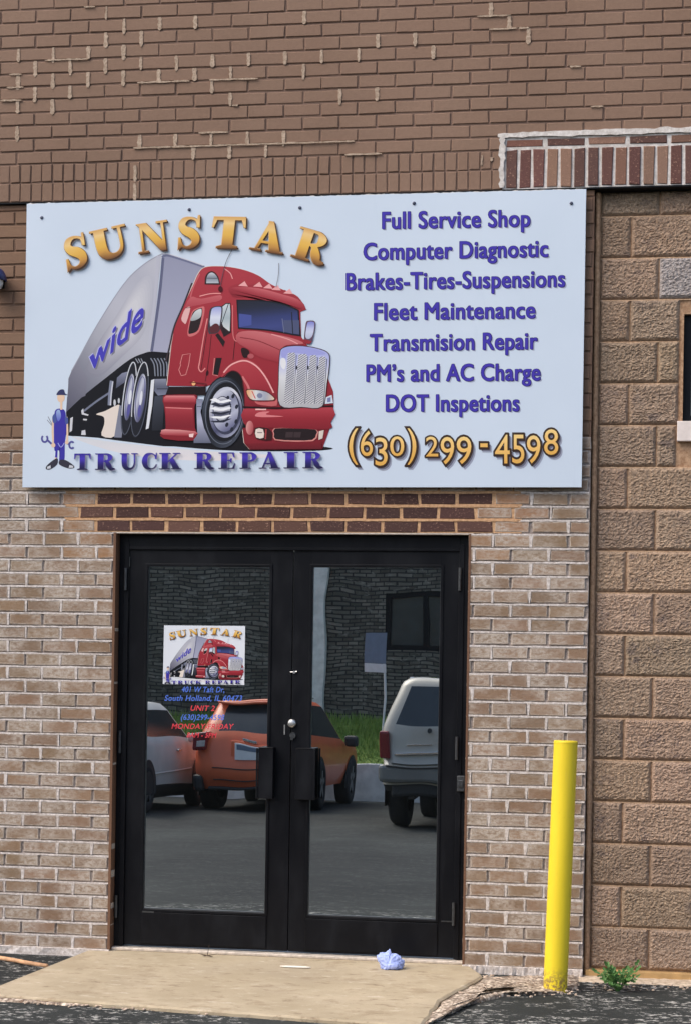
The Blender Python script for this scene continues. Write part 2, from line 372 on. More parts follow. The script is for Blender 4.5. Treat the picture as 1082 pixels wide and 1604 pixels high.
# lime that was left standing on the bricks: a ragged ledge over each course and plugs in the upright joints
lg, lt_ = MB(), MB(); JW = .0115
def ledge(mbx, xa, xb, zb, lo=.004, hi=.0100):
    n = max(3, int((xb-xa)/.02)); f, t_, k = [], [], []
    for i in range(n+1):
        x_ = xa+(xb-xa)*i/n; u = .5+.5*noise.noise((x_*6, zb*13, 2))+.5*noise.noise((x_*31, zb*40, 5))
        u = max(0, min(1, u)); hgt = lo+(hi-lo)*u; dn = .0045*max(0, noise.noise((x_*22, zb*31, 9)))
        f.append((x_, -.0012, zb-JW/2-.0008-dn)); t_.append((x_, -.0008, zb-JW/2+hgt)); k.append((x_, .012, zb-JW/2+hgt))
    mbx.grid([[(p[0], .003, p[2]) for p in f], f, t_, k])
def plug(mbx, x_, za, zb, wt, wb):
    j = lambda: rnd.uniform(-.0012, .0012)
    L = [(x_-wt/2+j(), zb), (x_-wt/2*.8+j(), za+(zb-za)*.6), (x_-wb/2+j(), za)]; Rr = [(x_+wt/2+j(), zb), (x_+wt/2*.8+j(), za+(zb-za)*.6), (x_+wb/2+j(), za)]
    mbx.grid([[(L[i][0], .004, L[i][1]), (L[i][0], -.0016, L[i][1]), (Rr[i][0], -.0016, Rr[i][1]), (Rr[i][0], .004, Rr[i][1])] for i in (2, 1, 0)])
for r in range(34):
    z = r*CO
    for sp_ in ([(WX0, DX0), (DX1, WX1)] if r < 31 else [(WX0, -1.15), (1.13, WX1)]):
        ledge(lg, sp_[0]+.003, sp_[1]-.003, z+CO)
        if r < 31: ph = (P(828, 1000).x if r % 2 == 0 else P(798, 1000).x) if sp_[0] > 0 else (P(67, 1000).x if r % 2 == 0 else P(41, 1000).x)
        else: ph = P(43, 800).x if r % 2 == 1 else P(71, 800).x
        x = ph+math.floor((sp_[0]-ph)/BL)*BL
        while x < sp_[1]-.02:
            if x > sp_[0]+.02 and rnd.random() < .62: plug(lg, x+rnd.uniform(-.002, .002), z+JW/2-.002, z+CO-JW/2+.002, rnd.uniform(.009, .021), rnd.uniform(.006, .013))
            x += BL
lg.build('lime_smear', M['mortar'], wall)
for r in (31, 32, 33): ledge(lt_, -1.14, 1.12, (r+1)*CO, .006, .0105)
lt_.build('tan_smear', M['mortar_tan'], wall)
mt = MB(); mt.box(-1.16, 1.14, .0035, .25, 31*CO+.004, 34.2*CO)
mt.build('lintel_mortar', M['mortar_tan'], wall)
mp = MB(); mp.box(-1.16, 1.14, .006, .25, 34.2*CO, zt); mp.box(WX0, WX1, .006, .25, zt, ZTOP)
o = mp.build('painted_mortar', M['painted'], wall)
for q in o.data.color_attributes['Col'].data: q.color = (*A(112, 88, 72), 1)
# rendered base strip, reveals of the door opening, steel lintel
b = MB()
for (xa, xb) in ((WX0, DX0), (DX1, WX1)):
    n = 60
    rows = [[(xa+(xb-xa)*i/n, -.012-.010*noise.noise((i*.5+xa*9, 0, k)), zz) for i in range(n+1)] for k, zz in enumerate((-.2, -.03, .004, .006))]
    rows[3] = [(p[0], .003, .006) for p in rows[2]]
    b.grid(rows)
b.build('base_render', M['mortar'], wall)
b = MB()
b.box(DX0-.012, DX0+.001, -.004, .09, .006, 31*CO); b.box(DX1-.001, DX1+.010, -.002, .09, .006, 31*CO)
o = b.build('door_reveal', M['painted'], wall)
for q in o.data.color_attributes['Col'].data: q.color = (*A(104, 76, 58), 1)
b = MB(); b.box(DX0-.02, DX1+.02, .002, .10, 31*CO-.003, 31*CO+.003); b.build('steel_lintel', M['alu_dull'], wall)

# upper wall, standing slightly proud on its angle iron ------------
YU = -.022
uw = thing('upper_wall', 'upper brown painted brick wall with pale streaked joints above the sign', 'wall', (0, YU, 3.7))
ZB0 = P(0, 318, YU).z; ZB1 = P(0, 288, YU).z; ZA1 = P(0, 259.0, YU).z
UX0, UX1 = -3.4, 3.6
mb = MB()
XS = P(788, 250, YU).x                    # where the bare soldier bricks start
RL = .0567
paintc = lambda x, z: (0, vary(COL_PAINT, .016, .008))
course(mb, ZB0, [(UX0, XS-.01)], P(16, 300, YU).x, RL*1.0, ZB1-ZB0, paintc, YU, .06, j=.0065, jit=.0014, fill=.45)
course(mb, ZB1, [(UX0, XS-.01)], P(16, 270, YU).x, RL, ZA1-ZB1, paintc, YU, .06, j=.0078, jit=.0018, proud=.002, fill=.12)
rowz = ZA1; r = 0
phA, phB = P(27, 250, YU).x, P(54, 230, YU).x
while rowz < 6.2:
    h = CO*.962
    sp = [(UX0, UX1)]
    if r == 0: sp = [(UX0, XS-.01)]
    course(mb, rowz, sp, phA if r % 2 == 0 else phB, .1835, h, paintc, YU, .06, j=.0085, jit=.0018, proud=.0016, fill=.22)
    rowz += h; r += 1
HU = CO*.962
mb.build('painted_brick_face', M['painted'], uw)
b = MB(); b.box(UX0, XS-.004, YU+.0055, .25, ZB0+.002, ZA1+HU+.003); b.box(UX0, UX1, YU+.0055, .25, ZA1+HU+.003, 6.2)
o = b.build('painted_joint', M['painted'], uw)
for q in o.data.color_attributes['Col'].data: q.color = (*A(112, 90, 78), 1)
# bare soldier bricks above the block wall
sb = MB()
zs0, zs1 = ZB0+.004, P(812, 233, YU).z; zr1 = P(812, 215.5, YU).z
cols = [A(96, 66, 60), A(108, 76, 66), A(90, 64, 58), A(126, 98, 82), A(100, 68, 62), A(114, 84, 70), A(92, 62, 58)]
x = XS+.006; i = 0
while x < UX1:
    wdt = .0655
    brick(sb, x+.007, x+wdt-.007, zs0+.004, zs1-.006, YU-.002, .05, 0, vary(rnd.choice(cols), .12, .03), jit=.003, proud=.003)
    x += wdt
x = XS+.004
while x < UX1:
    brick(sb, x+.010, x+.196-.010, zs1+.008, zr1-.009, YU-.001, .05, 0, vary(rnd.choice(cols), .12, .05), jit=.003, proud=.003)
    x += .196
sb.build('soldier_brick', M['chip'], uw)
b = MB(); b.box(XS-.004, UX1, YU+.004, .24, zs0-.002, zr1+.006); b.build('soldier_mortar', M['mortar_white'], uw)
# ragged white mortar smear along the top and left edge of the bare bricks
b = MB()
def smear(pts, wmin, wmax, Y, mbx, seed=0, wob=.004):
    rg = random.Random(seed); L = []; Rr = []
    n = len(pts)
    for i, p in enumerate(pts):
        q = pts[min(i+1, n-1)]; o_ = pts[max(i-1, 0)]
        d = Vector((q[0]-o_[0], q[1]-o_[1])); d.normalize(); nn = Vector((-d.y, d.x))
        wv = rg.uniform(wmin, wmax)/2*((.7 if i == 0 else .4) if i in (0, n-1) else 1)
        cx, cz = p[0]+rg.uniform(-wob, wob)*.4, p[1]+rg.uniform(-wob, wob)*.4
        L.append((cx+nn.x*wv, cz+nn.y*wv)); Rr.append((cx-nn.x*wv, cz-nn.y*wv))
    th = .0025
    for i in range(n-1):
        q = [L[i], L[i+1], Rr[i+1], Rr[i]]
        mbx.face([(a[0], Y-th, a[1]) for a in q][::-1])
        mbx.face([(L[i][0], Y+.004, L[i][1]), (L[i+1][0], Y+.004, L[i+1][1]), (L[i+1][0], Y-th, L[i+1][1]), (L[i][0], Y-th, L[i][1])])
        mbx.face([(Rr[i+1][0], Y+.004, Rr[i+1][1]), (Rr[i][0], Y+.004, Rr[i][1]), (Rr[i][0], Y-th, Rr[i][1]), (Rr[i+1][0], Y-th, Rr[i+1][1])])
zt_ = zr1+.012
smear([(XS-.03+i*.03, zt_+.004*noise.noise((i*.4, 3, 1))) for i in range(int((UX1-XS)/.03))], .018, .030, YU-.004, b, 3)
smear([(XS-.008+.012*noise.noise((i*.7, 1, 5)), zs0+.003+i*.018) for i in range(15)], .014, .032, YU-.0065, b, 5)
b.build('mortar_smear', M['mortar_white'], uw)
# pale streaks where the paint is gone from the joints (pixel spots read off the wall)
ST = []
def zs(x0, y0, f, lst): ST.extend([(x0+a/f, y0+b_/f, x0+c/f, y0+d/f, w_/f) for a, b_, c, d, w_ in lst])
zs(0, 0, 4.007, [(580,20,578,98,12),(675,98,672,190,18),(900,82,900,165,26),(567,175,565,300,24),(793,168,790,282,22),(210,265,208,345,18),(438,258,437,368,20),(657,252,660,325,24),(888,245,888,340,34),(100,335,98,404,20),(322,333,324,452,26),(548,318,547,440,22),(775,322,773,408,26),(1008,315,1005,412,18),(200,420,203,528,30),(430,415,428,540,22),(657,400,658,468,18),(882,398,882,466,32),(332,490,330,575,24),(557,483,556,570,22),(783,478,783,562,24),(1012,478,1012,550,24),(100,500,102,565,34),(215,570,224,655,22),(452,568,450,650,26),(333,640,333,738,22),(112,655,110,735,26),(117,805,116,893,24),(895,868,895,935,26),(850,1035,848,1140,24),(848,1150,848,1255,24),
 (285,415,565,408,8),(62,498,140,496,8),(45,580,150,576,10),(5,655,140,655,9),(865,482,1082,474,9),(840,945,1082,938,11),(530,20,600,18,8)])
zs(270, 0, 4.007, [(48,82,50,160,30),(762,50,758,132,28),(395,300,395,378,20),(30,388,32,455,24),(262,385,255,445,30),(508,380,505,440,20),(742,365,742,455,20),(395,470,395,522,16),(290,548,288,600,22),(400,615,400,690,22),(278,868,278,925,16),(512,842,514,918,20),(748,825,748,920,20),(42,875,45,925,22),(155,955,155,1022,34),(388,952,386,1015,22),(612,945,612,995,16),
 (235,464,540,453,8),(0,472,110,468,7),(168,860,355,853,8),(375,692,415,692,6),(0,945,560,934,12),(560,934,1082,915,11)])
zs(540, 0, 4.007, [(870,12,870,85,26),(990,82,988,135,24),(375,178,375,262,24),(255,262,240,325,26),(492,252,492,332,28),(135,350,132,408,20),(145,512,145,590,24),(22,592,22,678,20),(858,975,855,1040,14),(920,985,918,1010,20),
 (830,78,1040,70,12),(905,156,1082,150,12),(0,912,60,908,14),(0,990,230,980,13)])
zs(812, 0, 4.007, [(20,145,18,235,34),(0,150,65,146,10),(320,460,390,455,14),(450,702,530,700,6)])
b = MB(); k = 0; taken = set()
for (xa, ya, xb, yb, wd) in ST:
    a, q = P(xa, ya, YU-.003), P(xb, yb, YU-.003); n = 6 if abs(xb-xa) < abs(yb-ya) else 12
    ww = wd/310*.95; k += 1
    if abs(yb-ya) > abs(xb-xa):                 # upright streaks sit in the upright joints
        row = math.floor(((a.z+q.z)/2-ZA1)/HU)
        if row >= 0:
            ph = phA if row % 2 == 0 else phB; ji = round((a.x-ph)/.1835)
            for dj in (0, 1, -1, 2, -2):
                if (row, ji+dj) not in taken: ji += dj; break
            else: continue
            taken.add((row, ji)); jx = ph+ji*.1835
            zt_k, zb_k = ZA1+(row+1)*HU-.001, ZA1+row*HU-(.014 if abs(yb-ya) > 21 else .002)
            nn = 7; wj = max(.012, min(.024, ww*1.25))
            smear([(jx+.002*noise.noise((jx*9, i*.8, k)), zt_k+(zb_k-zt_k)*i/nn) for i in range(nn+1)], wj*.62, wj*1.1, YU-.0005-.00002*k, b, k, .002)
            continue
    else:
        row = round(((a.z+q.z)/2-ZA1)/HU)
        if row >= 0:
            z_ = ZA1+row*HU; nn = max(6, int((q.x-a.x)/.02))
            smear([(a.x+(q.x-a.x)*i/nn, z_+.0015*noise.noise((i*.6, k, 1))) for i in range(nn+1)], .005, .0105, YU-.0035-.00002*k, b, k, .002)
            continue
    smear([(a.x+(q.x-a.x)*i/n, a.z+(q.z-a.z)*i/n) for i in range(n+1)], ww*.6, ww*1.15, YU-.001, b, k, .004)
b.build('joint_streak', M['stain'], uw)
# angle iron carrying the wall
b = MB(); b.box(UX0, UX1, YU+.004, .24, ZB0-.005, ZB0+.001); b.build('angle_iron', M['black'], uw)

# block wall infill ------------------------------------------------
YB = .075
bw = thing('block_wall', 'recessed wall of brown split-face concrete blocks right of the brick', 'wall', (2.6, YB, 0))
BZ0 = P(1000, 1519, YB).z
BH = (P(1000, 345, YB).z-BZ0)/17.9
blk = MB()
JB = .0065
yb = [0]
def blockface(x0, x1, z0, z1, c, fine):
    nx = max(3, int((x1-x0)/(.0048 if fine else .03))); nz = max(3, int((z1-z0)/(.0048 if fine else .03)))
    rows = []
    sdx = rnd.uniform(0, 50)
    for j in range(nz+1):
        row = []
        for i in range(nx+1):
            x_ = x0+(x1-x0)*i/nx; z_ = z0+(z1-z0)*j/nz
            e = min(x_-x0, x1-x_, z_-z0, z1-z_)
            k = min(1, e/.012)
            d = noise.fractal(((x_+sdx)*78, 3.1, z_*112+x_*20), .7, 2.1, 3)*.0075 + noise.noise(((x_+sdx)*7, 7, z_*11))*.006
            ri = abs(noise.noise(((x_+sdx)*88, 5, z_*150)))*.011
            row.append((x_, YB-(.003+k*(.012+(d+.004-ri)*.70)), z_))
        rows.append(row)
    blk.grid(rows, 0, c)
    # returns to the joint
    for line in (rows[0], rows[-1], [q[0] for q in rows], [q[-1] for q in rows]):
        blk.grid([[(p[0], YB+.012, p[2]) for p in line], line], 0, c)
def phb(px, py): return P(px, py, YB).x
xEven = phb(1015, 1480); xOdd = phb(972, 1400); BLK = phb(1035, 1200)-phb(978, 1200)
BLK = 2*BLK
XB0 = CORNER+.03
WZ0, WZ1 = P(1062, 661, YB).z, P(1069, 492, YB).z; WXL = P(1065, 600, YB).x; WXR = WXL+.72
SZ0 = P(1062, 692, YB).z; SXL = P(1059.5, 680, YB).x; SXR = WXR+.03
r = 0; z = BZ0
while z < ZB0+.02:
    z1 = z+BH
    j1 = xEven if r % 2 == 0 else xOdd
    xs = [XB0, j1]
    while xs[-1] < 3.6: xs.append(xs[-1]+BLK)
    for a, q in zip(xs[:-1], xs[1:]):
        zz0, zz1 = z+JB/2, min(z1-JB/2, ZB0-.004)
        if zz1-zz0 < .03: continue
        cc = vary(A(153, 134, 116), .12, .035)
        pieces = [(a+JB/2, q-JB/2)]
        if zz1 > SZ0 and zz0 < WZ1:
            lo, hi = (SXL, SXR) if zz0 < WZ0-.02 else (WXL-.004, WXR)
            pieces = [(u, v) for u, v in ((a+JB/2, min(q-JB/2, lo-.006)), (max(a+JB/2, hi+.006), q-JB/2)) if v-u > .02]
        if abs(z-(WZ1)) < BH*.6 and phb(1045, 460)-.05 < a < phb(1045, 460)+.1 and z > WZ1-.06: cc = A(158, 152, 150)
        for u, v in pieces: blockface(u, v, zz0, zz1, cc, u < 2.05)
    z = z1; r += 1
blk.build('block_face', M['block'], bw)
b = MB()
yb0, yb1 = YB+.000, YB+.15
b.box(CORNER, WXL, yb0, yb1, -.2, ZB0-.009); b.box(WXR, 3.6, yb0, yb1, -.2, ZB0-.009)
b.box(WXL, WXR, yb0, yb1, -.2, WZ0); b.box(WXL, WXR, yb0, yb1, WZ1, ZB0-.009)
b.build('block_joint', M['mortar_block'], bw)
bl_ = MB(); zz = BZ0+BH
while zz < ZB0-.03:
    for xa, xb in ([(CORNER+.03, 3.6)] if not (SZ0-.02 < zz < WZ1-.03) else [(CORNER+.03, SXL-.006), (SXR+.006, 3.6)]):
        n = int((xb-xa)/.022); f, t_, k = [], [], []
        for i in range(n+1):
            x_ = xa+(xb-xa)*i/n; u = .5+.5*noise.noise((x_*7, zz*13, 3))+.4*noise.noise((x_*33, zz*29, 6)); hh = .001+.0035*max(0, min(1, u))
            f.append((x_, YB-.0075, zz-JB/2-.0035+.002*noise.noise((x_*25, zz*17, 1)))); t_.append((x_, YB-.0065, zz-JB/2+hh)); k.append((x_, YB+.01, zz-JB/2+hh))
        bl_.grid([f, t_, k])
    zz += BH
bl_.build('joint_ledge', M['ledge'], bw)  # pale mortar strips imitating light caught along the block tops
# vertical mortar fillet where blocks meet the brick corner
b = MB(); n = 160
rows = []
for j in range(n+1):
    z_ = BZ0-.03+(ZB0-.012-BZ0+.03)*j/n; q = .003*noise.noise((z_*9, 2, 2)); q2 = .004*noise.noise((z_*13, 8, 2))
    rows.append([(CORNER+.004+q, YB, z_), (CORNER+.007+q, YB-.042, z_), (CORNER+.024+q2, YB-.038, z_), (CORNER+.030+q2, YB-.010, z_)])
b.grid(rows); b.build('corner_fillet', M['mortar_block'], bw, smooth=True)
# window: frame, pane, sill
f_ = MB(); yf0, yf1 = YB+.03, YB+.09
f_.box(WXL+.012, WXL+.05, yf0, yf1, WZ0, WZ1-.002); f_.box(WXR-.04, WXR-.001, yf0, yf1, WZ0, WZ1-.002)
f_.box(WXL+.05, WXR-.04, yf0, yf1, WZ1-.045, WZ1-.002); f_.box(WXL+.05, WXR-.04, yf0, yf1, WZ0, WZ0+.035)
wf = f_.build('window', M['black'], bw, bevel=.003)
f_ = MB(); f_.face([(WXL+.05, yf0+.03, WZ0+.035), (WXR-.04, yf0+.03, WZ0+.035), (WXR-.04, yf0+.03, WZ1-.045), (WXL+.05, yf0+.03, WZ1-.045)])
f_.build('pane', M['glass'], wf)
f_ = MB(); f_.box(WXL, WXL+.012, YB-.010, yf1, WZ0, WZ1-.001); f_.build('jamb_caulk', M['mortar_block'], bw)
f_ = MB(); f_.box(SXL, SXR, YB-.03, YB+.10, SZ0, WZ0+.001); f_.build('sill', M['sill'], bw, bevel=.003)
# ochre base board and crumbling footing under the blocks
b = MB(); b.box(CORNER+.012, 3.6, YB-.055, YB+.02, P(1000, 1537, YB-.05).z, BZ0-.002); b.build('base_board', M['ochre'], bw, bevel=.003)

# ---------------------------------------------------------------- ground
def gz(d): return -.034 if d < 1.7 else -.034-.038*(d-1.7)
KD = 20.3; KT = -.18; OD = 23.5; OZ = .50
g = MB()
ys = [3, 0, -.6, -1.2, -1.7, -2.5, -4, -7, -10, -14, -18, -KD]
xs = [-90, -40, -15, -6, -3, -2, -1, 0, 1, 2, 3, 6, 15, 40, 90]
g.grid([[(x, y, gz(max(0, -y))) for x in xs] for y in ys])
g.grid([[(x, y, z_) for x in xs] for y, z_ in ((-KD, gz(KD)), (-KD-.2, KT-.5), (-90, OZ-.7), (-260, OZ-.7))])
tag(g.build('asphalt_lot', M['asphalt']), None, None, kind='structure')
# concrete entrance slab
sp = [PG(112, 1500, 0), PG(-34, 1556, -.012), PG(660, 1607, -.016), PG(690, 1566, -.01), PG(757, 1529, -.002)]
cor = [Vector((DX0-.045, .06, -.001)), Vector((sp[0].x, -.012, -.001)), sp[1], sp[2], sp[3], Vector((sp[4].x, sp[4].y, -.002)), Vector((DX1+.045, -.012, -.001)), Vector((DX1+.01, .06, -.001))]
edge = []
for i in range(len(cor)):
    a, q = cor[i], cor[(i+1) % len(cor)]; n = max(1, int((q-a).length/.03))
    for k in range(n):
        p = a.lerp(q, k/n); amp = .012 if 1 < i < 6 else .0
        edge.append(p+Vector((noise.noise((p.x*9, p.y*9, 1))*amp, noise.noise((p.x*9, p.y*9, 7))*amp, 0)))
s = MB(); ctr = sum(edge, Vector())/len(edge)
top = edge; ins = [p.lerp(ctr, .012)+Vector((0, 0, .001)) for p in edge]; low = [p+Vector((0, 0, -.007)) for p in edge]
s.face([tuple(p) for p in ins]); n = len(edge)
for i in range(n):
    k = (i+1) % n
    s.face([tuple(low[i]), tuple(low[k]), tuple(ins[k]), tuple(ins[i])])
    s.face([(edge[i].x, edge[i].y, -.2), (edge[k].x, edge[k].y, -.2), tuple(low[k]), tuple(low[i])])
tag(s.build('concrete_slab', M['slab']), None, None, kind='structure')
# gravel verge between slab, wall and bollard, and crumbled fringe round the slab
gv = MB()
gp = [PG(752, 1525, -.01), PG(905, 1520, -.01), PG(908, 1543, -.02), PG(880, 1556, -.028), PG(800, 1556, -.028), PG(730, 1573, -.028), PG(676, 1602, -.03), PG(655, 1612, -.03), PG(692, 1566, -.015)]
ed = []
for i in range(len(gp)):
    a, q = gp[i], gp[(i+1) % len(gp)]; n = max(1, int((q-a).length/.03))
    for k in range(n):
        p = a.lerp(q, k/n); ed.append(Vector((p.x+noise.noise((p.x*14, p.y*14, 2))*.02, p.y+noise.noise((p.x*14, p.y*14, 9))*.03, 0)))
cc = sum(ed, Vector())/len(ed)
rings = []
for k, (t_, z_) in enumerate(((0, -.04), (.03, -.024), (.15, -.018), (.4, -.014), (.75, -.014))):
    rings.append([(p.lerp(cc, t_).x, p.lerp(cc, t_).y, z_+.006*noise.noise((p.x*20+k*3, p.y*20, k))) for p in ed])
gv.grid(rings, close=True); gv.face(rings[-1][::-1])
fr_ = [PG(-60, 1564, -.03), PG(150, 1574, -.03), PG(330, 1585, -.03), PG(520, 1596, -.03), PG(665, 1607, -.03)]
rows = [[], [], [], []]
for i in range(161):
    u = i/160*(len(fr_)-1); k = min(int(u), len(fr_)-2); p = fr_[k].lerp(fr_[k+1], u-k)
    w1 = .018+.030*max(0, noise.noise((p.x*5, 1, 3))+.2)+.020*noise.noise((p.x*23, 4, 1))
    for r_, (dy, dz) in enumerate(((.02, .010), (0, .008), (-w1*.6, .004), (-w1, -.008))): rows[r_].append((p.x, p.y+dy, -.032+dz+.004*noise.noise((p.x*40, dy*50, 2))))
gv.grid(rows[::-1])
tag(gv.build('gravel_verge', M['gravel'], smooth=True), None, None, kind='structure')
def pebble(mbx, p, r_, rg):
    bm = bmesh.new(); bmesh.ops.create_icosphere(bm, subdivisions=1, radius=r_)
    sq = (rg.uniform(.8, 1.5), rg.uniform(.7, 1.2), rg.uniform(.4, .75)); a = rg.uniform(0, 6.3); ca, sa = math.cos(a), math.sin(a)
    for f in bm.faces:
        pts = []
        for v in f.verts:
            q = v.co*(1+.35*noise.noise(v.co/r_*.9+Vector(p)*31)); x_, y_, z_ = q.x*sq[0], q.y*sq[1], q.z*sq[2]
            pts.append((p[0]+x_*ca-y_*sa, p[1]+x_*sa+y_*ca, p[2]+z_))
        mbx.face(pts)
    bm.free()
rg = random.Random(11); pb = MB()
for i in range(420):
    t_ = rg.random()
    if t_ < .45: q = PG(rg.uniform(700, 905), rg.uniform(1528, 1562), -.02)
    elif t_ < .8:
        f = rg.random(); q = PG(0, 1567, -.03).lerp(PG(650, 1604, -.03), f)+Vector((0, -abs(rg.gauss(0, .025)), 0))
    elif t_ < .92: q = PG(rg.uniform(640, 760), 0, -.03) if False else PG(640, 1604, -.03).lerp(PG(757, 1530, -.02), rg.random())+Vector((abs(rg.gauss(.02, .03)), 0, 0))
    else: q = PG(rg.uniform(925, 1082), rg.uniform(1540, 1552), -.03)
    pebble(pb, (q.x, q.y, q.z+.002), rg.uniform(.003, .009), rg)
tag(pb.build('loose_pebbles', M['pebble'], smooth=False), 'scattered pale pebbles and crumbs along the slab edge and wall base', 'gravel', kind='stuff')
# broken footing along the block wall
ft = MB(); n = 90; rows = []
x0, x1 = CORNER-.05, 3.6
zbb = -.027
for k, (yy, zz) in enumerate(((YB-.05, zbb+.002), (YB-.11, zbb-.003), (YB-.19, zbb-.004), (YB-.22, zbb-.03))):
    rows.append([(x0+(x1-x0)*i/n, yy+.03*noise.noise((i*.6, k*2.1, 4)), zz+.004*noise.noise((i*.8, k*1.3, 8))) for i in range(n+1)])
ft.grid(rows); ft.build('concrete_footing', M['footing'], bw, smooth=True)

# ---------------------------------------------------------------- double door
YD = .065
door = thing('double_door', 'black metal double door with two tall reflecting glass panes', 'door', (0, YD, .004))
ZT = 31*CO-.003
XL, XR = P(183.5, 1165, YD).x*0+DX0+.002, DX1-.002
def zp(y, x=455, Y=YD): return P(x, y, Y).z
def xp(x, y, Y=YD): return P(x, y, Y).x
fz = zp(861)                      # underside of the head
jl = XL+.045; jr = XR-.045
b = MB()
b.box(XL, jl, YD-.004, YD+.11, .018, ZT); b.box(jr, XR, YD-.004, YD+.11, .018, ZT); b.box(jl, jr, YD-.004, YD+.11, fz, ZT)
b.box(jl-.02, jl+.006, YD-.010, YD-.0041, .02, fz+.03); b.box(jr-.006, jr+.02, YD-.010, YD-.0041, .02, fz+.03); b.box(jl+.0061, jr-.0061, YD-.010, YD-.0041, fz-.004, fz+.010)
b.build('door_frame', M['black'], door, bevel=.002)
b = MB(); b.box(XL, XR, YD-.045, YD+.10, .0, .016); b.build('threshold', M['alu_dull'], door, bevel=.004)
mid = xp(455.5, 1170)
def leaf(xa, xb, gx0, gx1, gz0, gz1, side):
    t = .045; y0, y1 = YD+.002, YD+.002+t
    zb, zt2 = .024, fz-.006
    m_ = MB()
    m_.box(xa, gx0, y0, y1, zb, zt2); m_.box(gx1, xb, y0, y1, zb, zt2); m_.box(gx0, gx1, y0, y1, gz1, zt2); m_.box(gx0, gx1, y0, y1, zb, gz0)
    # glazing beads standing a little proud
    e = .012
    m_.box(gx0-e, gx0, y0-.006, y0-.0005, gz0-e, gz1+e); m_.box(gx1, gx1+e, y0-.006, y0-.0005, gz0-e, gz1+e)
    m_.box(gx0, gx1, y0-.006, y0-.0005, gz1, gz1+e); m_.box(gx0, gx1, y0-.006, y0-.0005, gz0-e, gz0)
    lf = m_.build('door_leaf', M['black'], door, bevel=.0018)
    k = MB(); k.box(gx0-.008, gx1+.008, y0-.007, y0-.001, zb+.012, gz0-.016); k.build('kick_plate', M['black'], lf, bevel=.002)
    k = MB(); k.face([(gx0, y0+.012, gz0), (gx1, y0+.012, gz0), (gx1, y0+.012, gz1), (gx0, y0+.012, gz1)]); k.build('glass_pane', M['glass'], lf)
    k = MB(); e2 = .004
    k.box(gx0, gx0+e2, y0+.003, y0+.0118, gz0, gz1); k.box(gx1-e2, gx1, y0+.003, y0+.0118, gz0, gz1); k.box(gx0+e2, gx1-e2, y0+.003, y0+.0118, gz1-e2, gz1); k.box(gx0+e2, gx1-e2, y0+.003, y0+.0118, gz0, gz0+e2)
    k.build('glazing_gasket', M['steel_dark'], lf)
    # pull handle: wide folded plate standing off the stile
    hx0, hx1 = (xp(408, 1210), xp(431, 1210)) if side < 0 else (xp(466, 1210), xp(494, 1210))
    hz0, hz1 = zp(1251), zp(1172)
    h = MB(); yo = y0-.055
    h.box(hx0, hx1, yo, yo+.006, hz0, hz1)
    ex = hx1 if side < 0 else hx0
    h.box(ex-.006 if side < 0 else ex, ex if side < 0 else ex+.006, yo+.0061, y0-.0005, hz0, hz1)
    cx = hx0 if side < 0 else hx1
    h.box(min(cx, cx-side*-.010), max(cx, cx-side*-.010), yo-.004, yo-.0002, hz0, hz1)
    h.box(hx0, hx1, yo-.003, y0-.001, hz1+.0002, hz1+.004)
    hh = h.build('pull_handle', M['black'], lf, bevel=.002)
    for py in ((907, 1162, 1420) if side < 0 else (907, 1172, 1432)):
        px_ = {907: 197, 1162: 188, 1420: 182}[py] if side < 0 else {907: 719.5, 1172: 714.5, 1432: 709.5}[py]
        c_ = P(px_, py, YD-.02); q = MB(); q.tube([(c_.x, YD-.018, c_.z-.056), (c_.x, YD-.018, c_.z+.056)], .0075, 10)
        q.box(c_.x-.004, c_.x+.004, YD-.018, YD-.0102, c_.z-.055, c_.z+.055)
        q.build('hinge', M['steel_dark'], lf, smooth=False)
    return lf, y0
lL, y0 = leaf(jl+.005, mid-.002, xp(228, 1150), xp(419.5, 1150), zp(1427, 320), zp(887, 330), -1)
lR, y0 = leaf(mid+.002, jr-.005, xp(485.5, 1160), xp(686.5, 1160), zp(1437.5, 585), zp(888, 590), 1)
# lock cylinder, thumb turn, keeper, worn marks
c_ = P(458, 1133, y0); q = MB(); q.tube([(c_.x, y0, c_.z), (c_.x, y0-.014, c_.z), (c_.x, y0-.018, c_.z)], [.021, .021, .014], 18); q.build('lock_cylinder', M['alu'], lL, smooth=True)
c_ = P(459, 1152, y0); q = MB(); q.tube([(c_.x, y0, c_.z), (c_.x, y0-.010, c_.z)], [.017, .015], 16); q.tube([(c_.x, y0-.010, c_.z), (c_.x, y0-.012, c_.z)], [.008, .008], 12); q.box(c_.x-.010, c_.x+.004, y0-.016, y0-.0101, c_.z-.022, c_.z-.014); q.build('key_lock', M['steel_dark'], lL)
c_ = P(446, 1143, y0); q = MB(); q.box(c_.x-.003, c_.x+.003, y0-.003, y0-.0005, c_.z-.025, c_.z+.025); q.build('edge_guard', M['alu'], lL)
c_ = P(460, 1053, y0); q = MB(); q.tube([(c_.x-.016, y0-.002, c_.z), (c_.x+.018, y0-.002, c_.z+.003)], [.0035, .0045], 8); q.tube([(c_.x+.004, y0, c_.z), (c_.x+.004, y0-.008, c_.z)], .007, 10); q.build('bolt_stub', M['alu'], lL)
c_ = P(722, 1227, YD-.01); q = MB(); q.box(c_.x-.019, c_.x+.019, YD-.04, YD-.0105, c_.z-.038, c_.z+.038); q.box(c_.x-.012, c_.x+.012, YD-.046, YD-.0402, c_.z-.018, c_.z+.018); q.build('strike_box', M['steel_dark'], door, bevel=.003)
